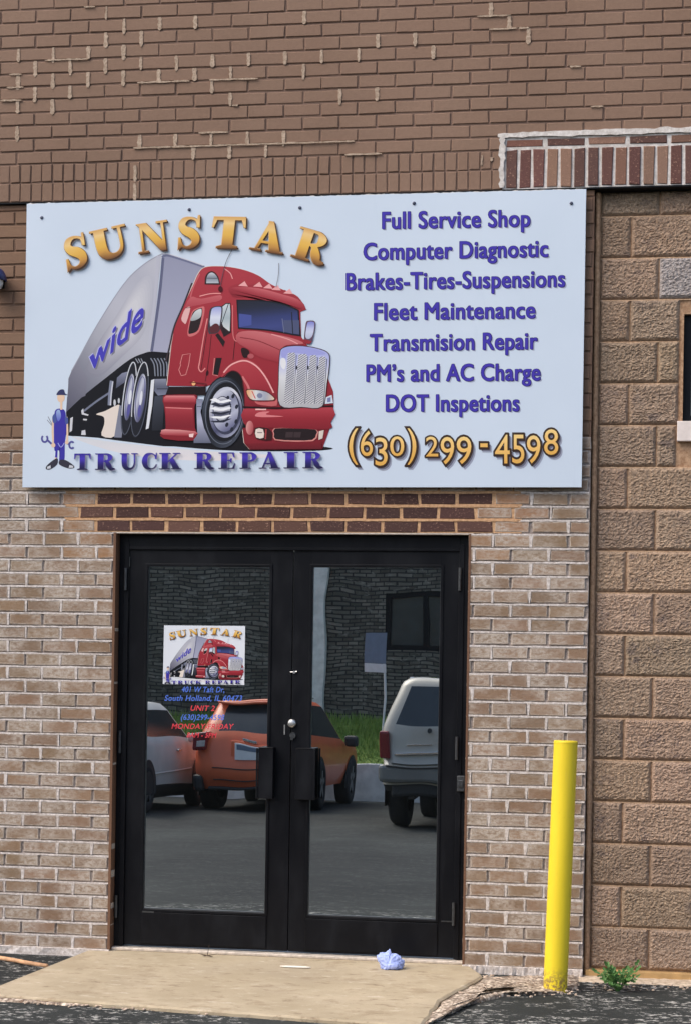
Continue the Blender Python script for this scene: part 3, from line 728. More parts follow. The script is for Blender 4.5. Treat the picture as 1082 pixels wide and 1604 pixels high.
for (px_, py, l_, h_) in ((233, 1428, .06, .008), (700, 1443, .06, .006), (203, 880, .012, .05), (721, 882, .01, .05)):
    c_ = P(px_, py, y0); q = MB(); q.box(c_.x-l_/2, c_.x+l_/2, y0-.0085, y0-.0071, c_.z-h_/2, c_.z+h_/2); q.build('corner_plate', M['steel_dark'], door)

# ---------------------------------------------------------------- artwork helpers
PANELREF = lin((192, 208, 228))
def ink(r, g, b):                        # printed colour as seen on the panel -> ink colour
    l = lin((r, g, b)); return tuple(min(.85, l[i]/PANELREF[i]*(.56, .65, .76)[i]) for i in range(3))
def cr(pts, n=6, closed=False):          # smooth curve through points
    out = []; m_ = len(pts)
    rngi = range(m_ if closed else m_-1)
    for i in rngi:
        p0, p1, p2, p3 = (pts[(i-1) % m_], pts[i], pts[(i+1) % m_], pts[(i+2) % m_]) if closed else (pts[max(i-1, 0)], pts[i], pts[i+1], pts[min(i+2, m_-1)])
        for k in range(n):
            t = k/n
            out.append(tuple(.5*((2*p1[a])+(-p0[a]+p2[a])*t+(2*p0[a]-5*p1[a]+4*p2[a]-p3[a])*t*t+(-p0[a]+3*p1[a]-3*p2[a]+p3[a])*t**3) for a in range(len(p1))))
    if not closed: out.append(pts[-1])
    return out
def ribbon(pts, n=6):                    # (x, y, width) -> outline
    q = cr(pts, n); L = []; Rr = []
    for i, p in enumerate(q):
        a, b_ = q[max(i-1, 0)], q[min(i+1, len(q)-1)]
        dx, dy = b_[0]-a[0], b_[1]-a[1]; d = math.hypot(dx, dy) or 1
        L.append((p[0]-dy/d*p[2]/2, p[1]+dx/d*p[2]/2)); Rr.append((p[0]+dy/d*p[2]/2, p[1]-dx/d*p[2]/2))
    return L, Rr
def ell(cx, cy, rx, ry, rot=0, n=28, a0=0, a1=360):
    c_, s_ = math.cos(R(rot)), math.sin(R(rot)); out = []
    full = abs(a1-a0) >= 360
    for i in range(n if full else n+1):
        t = R(a0+(a1-a0)*i/n); x_, y_ = rx*math.cos(t), ry*math.sin(t); out.append((cx+x_*c_-y_*s_, cy+x_*s_+y_*c_))
    return out
def clip(poly, nx, ny, d, keep):         # keep side of a line
    out = []; n = len(poly)
    for i in range(n):
        a, b_ = poly[i], poly[(i+1) % n]; fa, fb = (nx*a[0]+ny*a[1]-d)*keep, (nx*b_[0]+ny*b_[1]-d)*keep
        if fa >= 0: out.append(a)
        if (fa > 0 > fb) or (fa < 0 < fb):
            t = fa/(fa-fb); out.append((a[0]+(b_[0]-a[0])*t, a[1]+(b_[1]-a[1])*t))
    return out
class Art:
    def __init__(s, fn, Y, step=.00003): s.fn = fn; s.Y = Y; s.mb = MB(); s.k = 1; s.step = step
    def _put(s, pts, cols, hold=False):
        if len(pts) < 3: return
        w_ = []
        for p in pts:
            q = s.fn(p[0], p[1]); w_.append((q[0], s.Y-s.k*s.step, q[1]))
        ar = sum(w_[i][0]*w_[(i+1) % len(w_)][2]-w_[(i+1) % len(w_)][0]*w_[i][2] for i in range(len(w_)))
        if ar < 0: w_.reverse(); cols = cols[::-1] if isinstance(cols, list) else cols
        s.mb.face(w_, 0, cols)
    def poly(s, pts, c, hold=False):
        s._put(pts, ink(*c))
        if not hold: s.k += 1
    def grad(s, pts, stops, ax=(0, 1), n=10, hold=False):   # stops: colours from low to high along ax
        pr = [ax[0]*p[0]+ax[1]*p[1] for p in pts]; lo, hi = min(pr), max(pr)
        def colr(t):
            t = max(0, min(.9999, t))*(len(stops)-1); i = int(t); f = t-i
            return ink(*[stops[i][a]*(1-f)+stops[i+1][a]*f for a in range(3)])
        for i in range(n):
            a, b_ = lo+(hi-lo)*i/n, lo+(hi-lo)*(i+1)/n
            q = clip(clip(pts, ax[0], ax[1], a, 1), ax[0], ax[1], b_, -1)
            if len(q) >= 3: s._put(q, [colr((ax[0]*p[0]+ax[1]*p[1]-lo)/(hi-lo)) for p in q])
        if not hold: s.k += 1
    def line(s, pts, wd, c, n=5):
        L, Rr = ribbon([(p[0], p[1], p[2] if len(p) > 2 else wd) for p in pts], n)
        for i in range(len(L)-1): s._put([L[i], L[i+1], Rr[i+1], Rr[i]], ink(*c))
        s.k += 1
    def rib(s, L, Rr, colf):
        for i in range(len(L)-1):
            q = [L[i], L[i+1], Rr[i+1], Rr[i]]; s._put(q, [colf(p) for p in q])
        s.k += 1

# fat-face capitals: lists of ('p', polygon) and ('r', ribbon) in a unit box, y up
G = {
'T': (.97, [('p', [(.33, .05), (.64, .05), (.64, .93), (.33, .93)]), ('p', [(0, .66), (.02, 1), (.95, 1), (.97, .66), (.93, .66), (.85, .90), (.12, .90), (.04, .66)]), ('p', [(.18, 0), (.79, 0), (.79, .05), (.64, .10), (.33, .10), (.18, .05)])]),
'U': (1.0, [('r', [(.22, .97, .30), (.22, .40, .30), (.29, .14, .27), (.47, .04, .15), (.66, .10, .10), (.77, .35, .08), (.77, .97, .08)]), ('p', [(-.02, .94), (.46, .94), (.46, 1), (-.02, 1)]), ('p', [(.60, .94), (.95, .94), (.95, 1), (.60, 1)])]),
'N': (1.0, [('p', [(.11, .03), (.18, .03), (.18, .95), (.11, .95)]), ('p', [(0, 1), (.34, 1), (.90, .22), (.90, 0), (.74, 0), (.14, .86)]), ('p', [(.83, .1), (.90, .1), (.90, .97), (.83, .97)]), ('p', [(-.02, 0), (.32, 0), (.32, .06), (-.02, .06)]), ('p', [(.68, .94), (1.04, .94), (1.04, 1), (.68, 1)])]),
'S': (.84, [('r', [(.74, .70, .05), (.69, .88, .07), (.47, .96, .08), (.26, .90, .17), (.18, .74, .22), (.28, .59, .28), (.48, .49, .32), (.62, .36, .30), (.64, .20, .24), (.52, .07, .14), (.33, .035, .08), (.16, .12, .07), (.10, .30, .05)]), ('p', [(.70, .66), (.76, 1.03), (.82, 1.03), (.80, .64)]), ('p', [(.02, -.04), (.05, .36), (.12, .36), (.16, .06)])]),
'A': (1.02, [('p', [(.13, .03), (.21, .03), (.53, .86), (.46, 1)]), ('p', [(.42, 1.02), (.58, 1.02), (.98, .04), (.62, .04)]), ('p', [(.26, .27), (.68, .27), (.66, .34), (.28, .34)]), ('p', [(-.03, 0), (.35, 0), (.35, .055), (-.03, .055)]), ('p', [(.52, 0), (1.08, 0), (1.08, .055), (.52, .055)])]),
'R': (1.04, [('p', [(.14, .04), (.45, .04), (.45, .96), (.14, .96)]), ('r', [(.44, .96, .07), (.66, .93, .12), (.78, .76, .27), (.68, .57, .12), (.44, .52, .07)]), ('r', [(.48, .53, .06), (.62, .46, .18), (.71, .26, .28), (.84, .06, .20), (1.04, .05, .06)]), ('p', [(0, 0), (.58, 0), (.58, .055), (0, .055)]), ('p', [(0, .945), (.45, .945), (.45, 1), (0, 1)])]),
'P': (.86, [('p', [(.14, .04), (.45, .04), (.45, .96), (.14, .96)]), ('r', [(.44, .96, .07), (.66, .93, .12), (.78, .73, .27), (.68, .51, .12), (.44, .46, .07)]), ('p', [(0, 0), (.60, 0), (.60, .055), (0, .055)]), ('p', [(0, .945), (.45, .945), (.45, 1), (0, 1)])]),
'E': (.88, [('p', [(.14, .04), (.45, .04), (.45, .96), (.14, .96)]), ('p', [(0, 0), (.82, 0), (.88, .34), (.83, .34), (.72, .06), (0, .06)]), ('p', [(0, .94), (.70, .94), (.78, .70), (.83, .70), (.80, 1), (0, 1)]), ('p', [(.45, .48), (.58, .48), (.64, .36), (.68, .36), (.68, .66), (.64, .66), (.58, .55), (.45, .55)])]),
'I': (.62, [('p', [(.15, .04), (.47, .04), (.47, .96), (.15, .96)]), ('p', [(0, 0), (.62, 0), (.62, .055), (0, .055)]), ('p', [(0, .945), (.62, .945), (.62, 1), (0, 1)])]),
'C': (.9, [('r', [(.82, .68, .05), (.74, .88, .07), (.54, .965, .08), (.28, .86, .22), (.17, .5, .33), (.27, .15, .24), (.54, .035, .08), (.76, .12, .07), (.86, .32, .05)]), ('p', [(.77, .64), (.83, 1.02), (.88, 1.02), (.87, .62)])]),
'K': (1.06, [('p', [(.14, .04), (.45, .04), (.45, .96), (.14, .96)]), ('p', [(.45, .40), (.45, .50), (.84, .96), (.92, .96)]), ('p', [(.50, .56), (.68, .74), (1.04, .04), (.70, .04)]), ('p', [(0, 0), (.57, 0), (.57, .055), (0, .055)]), ('p', [(0, .945), (.57, .945), (.57, 1), (0, 1)]), ('p', [(.60, 0), (1.12, 0), (1.12, .055), (.60, .055)]), ('p', [(.68, .945), (1.06, .945), (1.06, 1), (.68, 1)])]),
}
def glyph(art, ch, ox, oy, wd, ht, rot, stops, off=(0, 0), lean=0.0):
    gw, parts = G[ch]; c_, s_ = math.cos(R(rot)), math.sin(R(rot))
    def tr(p):
        x_, y_ = (p[0]/gw)*wd+lean*p[1]*ht, -p[1]*ht
        return (ox+x_*c_-y_*s_+off[0], oy+x_*s_+y_*c_+off[1])
    up = (s_, -c_)
    if len(stops) == 1: cf = lambda p: ink(*stops[0])
    else:
        def cf(p):
            t = ((p[0]-ox-off[0])*up[0]+(p[1]-oy-off[1])*up[1])/ht; t = max(0, min(.9999, t))*(len(stops)-1); i = int(t); f = t-i
            return ink(*[stops[i][a]*(1-f)+stops[i+1][a]*f for a in range(3)])
    for kd, pts in parts:
        if kd == 'p':
            q = [tr(p) for p in pts]
            if len(stops) == 1: art._put(q, cf(q[0]))
            else:
                pr = [up[0]*p[0]+up[1]*p[1] for p in q]; lo, hi = min(pr), max(pr); n = max(1, int((hi-lo)/ht*8))
                for i in range(n):
                    z_ = clip(clip(q, up[0], up[1], lo+(hi-lo)*i/n, 1), up[0], up[1], lo+(hi-lo)*(i+1)/n, -1)
                    if len(z_) >= 3: art._put(z_, [cf(p) for p in z_])
            art.k += 1
        else:
            L, Rr = ribbon([(p[0]/gw*wd, p[1]*ht, p[2]*(wd/gw*.6+ht*.4)) for p in pts], 6)
            inv = lambda p: tr((p[0]/wd*gw, p[1]/ht))
            art.rib([inv(p) for p in L], [inv(p) for p in Rr], cf)

_txt = {}
def textmesh(s, off, shear=0.0):
    key = (s, off, shear)
    if key in _txt: return _txt[key]
    cu = bpy.data.curves.new('t', 'FONT'); cu.body = s; cu.size = 1; cu.offset = off; cu.shear = shear; cu.resolution_u = 4; cu.fill_mode = 'FRONT'; cu.space_character = 1.05
    o = bpy.data.objects.new('t', cu); C.objects.link(o)
    dg = bpy.context.evaluated_depsgraph_get(); me = o.evaluated_get(dg).to_mesh()
    v = [(p.co.x, p.co.y) for p in me.vertices]; f = [tuple(q.vertices) for q in me.polygons]
    o.evaluated_get(dg).to_mesh_clear(); bpy.data.objects.remove(o); bpy.data.curves.remove(cu)
    _txt[key] = (v, f); return v, f
def text(art, s, fn, col, off=0.0, shear=0.0, d=(0, 0), grad=None):
    v, f = textmesh(s, off, shear)
    q = [fn(a, b_) for a, b_ in v]
    for pl in f:
        pts = [(q[i][0]+d[0], q[i][1]+d[1]) for i in pl]
        if grad: art._put(pts, [ink(*[grad[0][a]*(1-max(0, min(1, v[i][1]/.72)))+grad[1][a]*max(0, min(1, v[i][1]/.72)) for a in range(3)]) for i in pl])
        else: art._put(pts, ink(*col))
    art.k += 1
def fit(s, xa, ya, xb, yb, cap, off=0.0, shear=0.0, ref=.729):
    v, f = textmesh(s, off, shear); lo, hi = min(p[0] for p in v), max(p[0] for p in v)
    return lambda a, b_: (xa+(a-lo)/(hi-lo)*(xb-xa), ya+(a-lo)/(hi-lo)*(yb-ya)-b_/ref*cap)

def truck(art):
    z1 = lambda l: [(90+a/4.508, 380+b_/4.508) for a, b_ in l]
    z2 = lambda l: [(260+a/3.864, 380+b_/3.864) for a, b_ in l]
    z3 = lambda l: [(240+a/3.607, 540+b_/3.607) for a, b_ in l]
    z4 = lambda l: [(60+a/4.162, 540+b_/4.162) for a, b_ in l]
    # shadow on the ground and a pale glow under it
    art.grad(cr([(112, 684), (190, 694), (330, 707), (430, 714), (330, 722), (200, 712)], 4, True), [(200, 206, 216), (216, 214, 220)], (0, 1), 4)
    art.poly(cr(z4([(186, 560), (190, 592), (330, 600), (500, 622), (640, 640), (820, 662)]), 3)+cr(z3([(120, 575), (330, 592), (560, 602), (900, 600), (1018, 588), (955, 574)]), 3)+z3([(500, 420), (20, 300)])+z4([(800, 300), (300, 400)]), (22, 22, 28))
    # undercarriage
    art.poly(z4([(183, 440), (300, 325), (450, 205), (600, 90), (720, 40), (870, 50), (850, 330), (1040, 330), (1030, 640), (800, 655), (640, 635), (500, 615), (190, 592)]), (18, 20, 28))
    art.poly(cr(z4([(380, 455), (402, 443), (438, 432), (520, 392), (530, 420), (505, 592), (415, 592), (432, 520), (428, 470)]), 3, True), (216, 208, 202))
    for pl in ([(210, 480), (228, 470), (222, 560), (206, 572)], [(285, 560), (308, 555), (312, 588), (282, 588)], [(295, 482), (320, 484), (318, 494), (294, 492)], [(282, 430), (295, 415), (300, 445), (330, 455), (326, 463), (286, 455)]):
        art.poly(z4(pl), (196, 200, 210), hold=True)
    art.k += 1
    art.line(z4([(300, 432), (380, 370), (470, 310)]), 3.0, (110, 118, 140)); art.line(z4([(480, 235), (470, 320), (466, 395)]), 5.5, (120, 128, 150)); art.line(z4([(488, 240), (478, 320), (472, 395)]), 2.0, (190, 195, 210))
    art.grad(z4([(515, 215), (548, 185), (585, 175), (580, 235), (540, 262), (508, 285)]), [(130, 136, 160), (70, 76, 96)], (0, 1), 3)
    for a, b_, rx, ry in ((500, 378, 8, 22), (527, 365, 7, 18)): art.poly(ell(*z4([(a, b_)])[0], rx/4.162, ry/4.162, 0, 12), (190, 195, 205))
    # trailer
    side = cr(z1([(740, 75), (640, 130), (520, 230), (420, 360), (330, 500), (240, 650), (170, 780), (110, 890), (80, 960)]), 5)+z1([(75, 1082)])+z4([(190, 340), (183, 440)])+cr(z4([(183, 440), (300, 330), (450, 210), (600, 95), (700, 52), (735, 45)]), 4)+z1([(660, 768)])
    art.grad(side, [(92, 95, 112), (120, 124, 140), (158, 162, 176), (176, 180, 194), (168, 172, 188), (184, 188, 200)], (.8, -.6), 16)
    halo = cr(z1([(195, 915), (295, 700), (415, 520), (540, 320), (650, 235), (670, 420), (606, 650), (450, 815), (300, 945)]), 4, True)
    hx, hy = sum(p[0] for p in halo)/len(halo), sum(p[1] for p in halo)/len(halo)
    for k in range(7):
        f_ = 1-.075*k; m_ = k/6
        art.grad([(hx+(p[0]-hx)*f_, hy+(p[1]-hy)*f_) for p in halo], [tuple(a*(1-m_)+b_*m_ for a, b_ in zip((126, 129, 145), (162, 165, 178))), tuple(a*(1-m_)+b_*m_ for a, b_ in zip((166, 169, 184), (190, 193, 203))), tuple(a*(1-m_)+b_*m_ for a, b_ in zip((176, 180, 194), (196, 199, 208)))], (.8, -.6), 6)
    art.grad(z1([(82, 960), (140, 840), (215, 950), (200, 1082)])+z4([(262, 352), (186, 435), (192, 340)]), [(84, 86, 104), (128, 130, 146)], (.7, -.7), 6)
    art.line(cr(z1([(745, 78), (640, 135), (520, 235), (420, 365), (330, 505), (240, 655), (170, 785), (100, 910)]), 2), 1.4, (150, 154, 172))
    front = z1([(745, 80), (800, 84), (1042, 168), (960, 290), (880, 500), (830, 640), (790, 778), (664, 768)])
    art.grad(front, [(140, 145, 170), (150, 155, 180), (158, 162, 186)], (0, 1), 6)
    art.line(z1([(716, 95), (690, 420), (648, 770)]), 5.5, (176, 180, 196)); art.line(z1([(748, 108), (722, 380), (668, 766)]), 4.4, (92, 97, 126))
    art.line(z1([(740, 105), (764, 92), (800, 95), (920, 132), (1040, 172)]), 3.6, (104, 110, 140)); art.line(z1([(748, 78), (800, 84), (920, 122), (1035, 162)]), 1.6, (196, 200, 214))
    wd = lambda a, b_: None
    v, f = textmesh('wide', .02, .0); lo, hi = min(p[0] for p in v), max(p[0] for p in v)
    BLq, BRq, TLq, TRq = z1([(222, 918), (598, 590), (232, 742), (640, 342)])
    def wq(a, b_):
        u = (a-lo)/(hi-lo); t = b_/.76
        bx, by = BLq[0]+(BRq[0]-BLq[0])*u, BLq[1]+(BRq[1]-BLq[1])*u; tx, ty = TLq[0]+(TRq[0]-TLq[0])*u, TLq[1]+(TRq[1]-TLq[1])*u
        return (bx+(tx-bx)*t, by+(ty-by)*t)
    text(art, 'wide', wq, (118, 118, 134), .02, 0, (2.2, 2.0)); text(art, 'wide', wq, (176, 180, 226), .03, 0, (-.9, -.7)); text(art, 'wide', wq, (66, 62, 176), .02)
    # rear axle tyres
    for k in range(5): art.line(cr(z4([(735+22*k, 88), (757+21*k, 130), (764+19*k, 205)]), 3), 1.7, (126, 134, 152))
    for k in range(3): art.line(cr(z4([(636+18*k, 90), (655+16*k, 120)]), 3), 1.5, (140, 146, 160))
    art.poly(z4([(497, 604), (530, 400), (575, 380), (545, 606)]), (120, 126, 146))
    for (ax_, ay, rx, ry) in ((593, 352, 44, 246), (664, 358, 52, 252)):
        c_ = z4([(ax_, ay)])[0]
        art.poly(ell(c_[0], c_[1], rx/4.162, ry/4.162, 7), (30, 33, 42)); art.line(ell(c_[0]+.2, c_[1]-.8, (rx-6)/4.162, (ry-10)/4.162, 7, 24, 150, 320), 1.5, (196, 202, 214), 2)
        art.line(ell(c_[0], c_[1], (rx-4)/4.162, (ry-12)/4.162, 7, 24, -40, 150), 1.2, (78, 84, 100), 2)
        art.grad(ell(c_[0]+.6, c_[1]-2.5, (rx-17)/4.162, (ry-92)/4.162, 7), [(86, 90, 112), (190, 196, 214), (112, 116, 146), (66, 70, 96)], (.96, .28), 8)
        art.line(ell(c_[0]+.6, c_[1]-2.5, (rx-26)/4.162, (ry-112)/4.162, 7, 24), 1.0, (84, 88, 140), 2); art.poly(ell(c_[0]+1.8, c_[1]-2, 2.2, 12, 7, 14), (208, 214, 226)); art.poly(ell(c_[0]-.8, c_[1]+18, 2.4, 10, 7, 14), (84, 84, 150))
    art.poly(z4([(738, 232), (760, 224), (745, 400), (722, 545), (703, 552), (722, 400)]), (210, 216, 226)); art.grad(z4([(762, 224), (835, 222), (840, 268), (866, 286), (864, 322), (782, 332), (758, 300)]), [(132, 138, 158), (88, 94, 114), (120, 126, 150)], (0, 1), 4)
    art.line(z4([(775, 288), (862, 288)]), 1.5, (48, 52, 66)); art.grad(z4([(762, 335), (826, 335), (812, 560), (742, 560), (752, 400)]), [(64, 70, 84), (30, 33, 42)], (.3, 1), 4)
    # cab body
    red, dk, lt = (150, 48, 60), (112, 32, 44), (186, 92, 100)
    body = z3([(80, 232), (92, 120), (105, 0)])+cr(z2([(55, 500), (110, 380), (170, 250), (200, 185), (240, 150), (330, 144), (420, 154), (500, 174), (570, 205), (640, 254), (720, 290), (800, 328), (850, 405)]), 4)+z2([(815, 420), (820, 570), (850, 612), (880, 660)])+z3([(985, 180), (1018, 265), (1020, 345), (1000, 470), (955, 592), (548, 594), (516, 556), (506, 470), (500, 300), (440, 190), (300, 236)])
    art.poly([(p[0]-1.0, p[1]-.7) for p in body], (206, 196, 190)); art.grad(body, [(164, 58, 70), (150, 46, 58), (140, 40, 52), (120, 32, 44)], (.15, 1), 10)
    art.line(cr(z2([(160, 245), (105, 385), (52, 510), (22, 640), (0, 720)]), 3), 2.6, (52, 44, 52)); art.line(cr(z2([(205, 190), (168, 270), (150, 330)]), 3), 2.2, lt)
    art.grad(cr(z2([(215, 340), (330, 318), (330, 350), (240, 370), (130, 395), (105, 420), (150, 330)]), 3, True), [(186, 96, 104), (156, 56, 68)], (0, 1), 4); art.line(cr(z2([(205, 325), (270, 310), (335, 308)]), 3), 1.5, (220, 150, 152))
    art.poly(cr(z2([(95, 460), (120, 400), (150, 395), (125, 485), (112, 488)]), 3, True), (214, 170, 172)); art.line(z2([(120, 396), (152, 394)]), .8, (60, 30, 36))
    art.line(cr(z2([(355, 158), (390, 185), (405, 220)]), 3), 1.5, (216, 150, 152))
    # sleeper windows
    art.poly(cr(z2([(236, 250), (240, 205), (262, 178), (290, 176), (318, 205), (330, 250)]), 4)+z2([(330, 256), (236, 254)]), (56, 32, 38)); art.grad(cr(z2([(246, 246), (250, 208), (266, 186), (288, 184), (312, 210), (322, 246)]), 4), [(196, 202, 212), (120, 130, 146), (176, 184, 196)], (0, 1), 6); art.line(z2([(246, 216), (318, 218)]), 1.0, (80, 84, 96))
    art.poly(cr(z2([(132, 545), (150, 450), (168, 410), (205, 392), (235, 392), (228, 460), (202, 540), (150, 570)]), 4, True), (196, 108, 112)); art.poly(cr(z2([(138, 540), (156, 450), (172, 416), (206, 398), (222, 402), (218, 450), (196, 530), (152, 552)]), 4, True), (40, 30, 34)); art.grad(cr(z2([(150, 470), (176, 420), (208, 402), (218, 410), (212, 450), (180, 470)]), 4, True), [(206, 212, 216), (150, 160, 166)], (0, 1), 4)
    # door, panel, grab rail
    art.line(z2([(92, 800), (80, 770), (92, 740), (88, 735), (102, 680), (150, 672), (140, 740), (122, 800), (92, 806)]), 1.1, (206, 132, 134), 1)
    art.line(cr(z2([(252, 460), (232, 560), (206, 720), (200, 760), (216, 782), (240, 760)]), 3), 1.7, (214, 136, 138)); art.line(cr(z2([(262, 470), (244, 580), (222, 720), (214, 770)]), 3), 1.0, (70, 26, 34))
    art.line(z2([(276, 560), (262, 700), (240, 840)]), 1.0, (80, 26, 34)); art.line(z2([(440, 540), (420, 600), (408, 710)]), 1.2, (78, 24, 32)); art.line(z2([(405, 380), (408, 560), (430, 600)]), 1.6, (196, 110, 114))
    art.poly(z2([(305, 698), (340, 698), (318, 802), (286, 796)]), (26, 22, 26)); art.line(z2([(296, 700), (286, 800), (318, 808)]), 1.0, (212, 140, 138), 1); art.poly(ell(*z2([(252, 790)])[0], 2.2, 4.5, 10, 12), (52, 18, 26))
    # side window and mirror
    art.poly(z2([(340, 384), (365, 366), (392, 366), (398, 420), (396, 545), (352, 572), (330, 520)]), (50, 30, 36)); art.grad(z2([(345, 388), (366, 372), (388, 372), (392, 420), (388, 540), (350, 510), (338, 480)]), [(196, 206, 214), (160, 176, 186), (206, 212, 214)], (0, 1), 6); art.poly(z2([(340, 500), (375, 540), (392, 534), (396, 545), (352, 572)]), (36, 26, 32)); art.line(z2([(382, 366), (336, 500)]), 1.2, (44, 44, 54))
    art.poly(cr(z2([(258, 540), (264, 420), (286, 390), (332, 384), (346, 400), (338, 480), (322, 540), (280, 552)]), 3, True), (60, 56, 66)); art.grad(cr(z2([(270, 505), (276, 418), (292, 394), (328, 390), (338, 404), (330, 480), (318, 512)]), 3, True), [(150, 158, 212), (206, 214, 232), (176, 186, 206)], (0, 1), 6); art.poly(cr(z2([(264, 520), (300, 490), (325, 505), (316, 538), (278, 548)]), 3, True), (84, 40, 48))
    art.poly(z2([(300, 560), (318, 548), (360, 600), (348, 632)]), (34, 26, 30))
    # roof, marker lights, visor
    art.poly(cr(z2([(378, 282), (400, 262), (440, 250), (480, 232), (490, 260), (570, 242), (572, 262), (612, 255), (618, 272), (660, 266), (666, 284), (725, 288), (735, 302), (810, 340), (850, 406), (800, 400), (700, 362), (560, 335), (420, 332), (395, 318)]), 2, True), (150, 50, 62))
    art.grad(cr(z2([(382, 284), (430, 270), (560, 276), (700, 312), (800, 345), (846, 402), (780, 396), (690, 358), (560, 332), (425, 330), (398, 316)]), 3, True), [(190, 100, 108), (150, 52, 64), (128, 36, 48)], (-.25, 1), 7)
    for a, b_ in ((440, 250), (530, 254), (590, 264), (640, 274), (712, 296)): art.poly(z2([(a, b_+12), (a+38, b_-16), (a+52, b_+8), (a+58, b_+16)]), (222, 160, 164), hold=True)
    art.k += 1
    # windscreen
    ws = cr(z2([(428, 346), (600, 350), (720, 372), (806, 408)]), 4)+z2([(818, 568)])+cr(z2([(770, 562), (620, 535), (438, 522)]), 4)
    art.poly(ws, (26, 26, 34)); wi = cr(z2([(436, 352), (600, 358), (716, 380), (798, 414)]), 4)+z2([(808, 558)])+cr(z2([(765, 552), (620, 526), (444, 514)]), 4)
    art.grad(wi, [(34, 38, 50), (38, 44, 66), (52, 62, 112), (62, 72, 130), (46, 54, 96)], (0.1, 1), 10); art.poly(z2([(712, 470), (808, 470), (808, 556), (765, 550), (716, 540)]), (74, 82, 116)); art.line(z2([(762, 420), (770, 556)]), 1.6, (34, 38, 52)); art.line(z2([(705, 460), (716, 545)]), 1.2, (104, 112, 142)); art.poly(z2([(444, 430), (520, 440), (520, 500), (446, 512)]), (70, 82, 150))
    # hood
    art.grad(cr(z2([(440, 545), (540, 535), (660, 556), (770, 580), (835, 612), (730, 622), (700, 655), (690, 720), (640, 715), (560, 690), (500, 645), (430, 600)]), 3, True), [(190, 108, 114), (172, 82, 90), (146, 46, 58)], (-.2, 1), 8)
    art.line(cr(z2([(450, 575), (560, 595), (690, 650)]), 3), 1.2, (116, 34, 44)); art.line(cr(z2([(640, 555), (740, 585), (800, 614)]), 3), 1.6, (214, 150, 154)); art.poly(cr(z2([(456, 650), (470, 636), (505, 655), (500, 690), (470, 696)]), 3, True), (40, 22, 26)); art.poly(ell(*z2([(515, 688)])[0], 5, 4, 0, 12), (170, 84, 92))
    # wheel arch, wheel
    art.poly(cr(z3([(395, 190), (420, 150), (460, 146), (498, 170), (520, 260), (520, 420), (505, 470), (300, 380)]), 3, True), (20, 18, 22))
    art.poly(ell(351, 645.5, 34.4, 57, 4), (24, 27, 36)); art.grad(ell(351, 646.5, 33.2, 55.5, 4), [(76, 84, 100), (30, 34, 44), (38, 43, 54), (66, 72, 86)], (.8, .6), 10); art.line(ell(352, 646, 29.6, 49.5, 4, 30, 60, 420), 1.2, (98, 106, 122), 2); art.poly(ell(353, 645.6, 28.4, 46.5, 4), (22, 24, 31))
    art.grad(ell(354.4, 646, 25.8, 40, 4), [(178, 184, 204), (206, 210, 222), (120, 124, 150), (70, 74, 104), (150, 156, 180)], (.5, .85), 12); art.poly(ell(355.2, 646, 22, 35, 4), (58, 62, 84)); art.grad(ell(353.6, 643.5, 20.5, 33, 4), [(196, 202, 216), (124, 130, 156), (170, 176, 198), (92, 96, 130)], (.55, .83), 12)
    for k in range(7):
        t = R(k*51-70); art.poly(ell(362.5+13*math.cos(t)*.72, 646+27*math.sin(t), 2.5, 3.8, 20, 10), (34, 38, 52), hold=True)
    art.k += 1; art.poly(ell(349, 641, 14.2, 20.5, 4), (54, 58, 78)); art.grad(ell(348.4, 640.5, 12.8, 18.6, 4), [(214, 218, 228), (92, 98, 122), (210, 214, 226), (70, 74, 96), (190, 196, 210)], (.1, 1), 10)
    for k in range(6): art.poly(z3([(322, 312+24*k), (352, 300+26*k), (384, 318+22*k), (430, 308+22*k), (446, 318+20*k), (400, 330+22*k), (372, 330+22*k), (346, 320+24*k)]), (40, 44, 60) if k % 2 else (226, 230, 238), hold=True)
    art.k += 1
    # fender
    fo = cr(z3([(385, 182), (412, 138), (452, 102), (500, 84), (548, 88), (600, 122), (650, 188), (690, 272), (700, 330)]), 4); fi = cr(z3([(520, 340), (512, 250), (500, 186), (474, 152), (440, 150), (404, 182)]), 4)
    art.grad(fo+z3([(640, 345), (520, 352)])+fi, [(168, 62, 72), (152, 48, 60), (122, 32, 44)], (.2, 1), 8); art.line(cr(z3([(400, 158), (440, 116), (500, 92), (546, 98), (596, 132), (642, 194), (682, 272)]), 3), 2.2, (224, 164, 166)); art.line(cr(z3([(505, 180), (540, 240), (548, 300)]), 3), 3.4, (196, 112, 116))
    art.line(cr(z3([(392, 186), (440, 150), (478, 156), (504, 192), (516, 260), (518, 350)]), 3), 1.4, (84, 24, 32))
    # headlights
    art.poly(cr(z3([(524, 258), (560, 250), (640, 262), (686, 296), (684, 318), (600, 320), (548, 312)]), 3, True), (88, 36, 40)); art.grad(cr(z3([(530, 262), (562, 256), (638, 267), (680, 297), (678, 312), (602, 314), (552, 306)]), 3, True), [(220, 160, 110), (206, 210, 216), (150, 158, 178), (214, 190, 170)], (1, .1), 8); art.line(z3([(560, 262), (580, 305)]), 1.4, (196, 70, 66)); art.poly(ell(*z3([(604, 288)])[0], 4.5, 4, 0, 12), (120, 128, 156))
    art.poly(cr(z3([(640, 345), (700, 345), (700, 300), (688, 320), (600, 324), (575, 318), (590, 336)]), 2, True), (186, 96, 100)); art.poly(z3([(972, 300), (1010, 284), (1018, 330), (972, 335)]), (196, 206, 222)); art.poly(z3([(985, 302), (1004, 296), (1004, 322), (985, 326)]), (112, 122, 166))
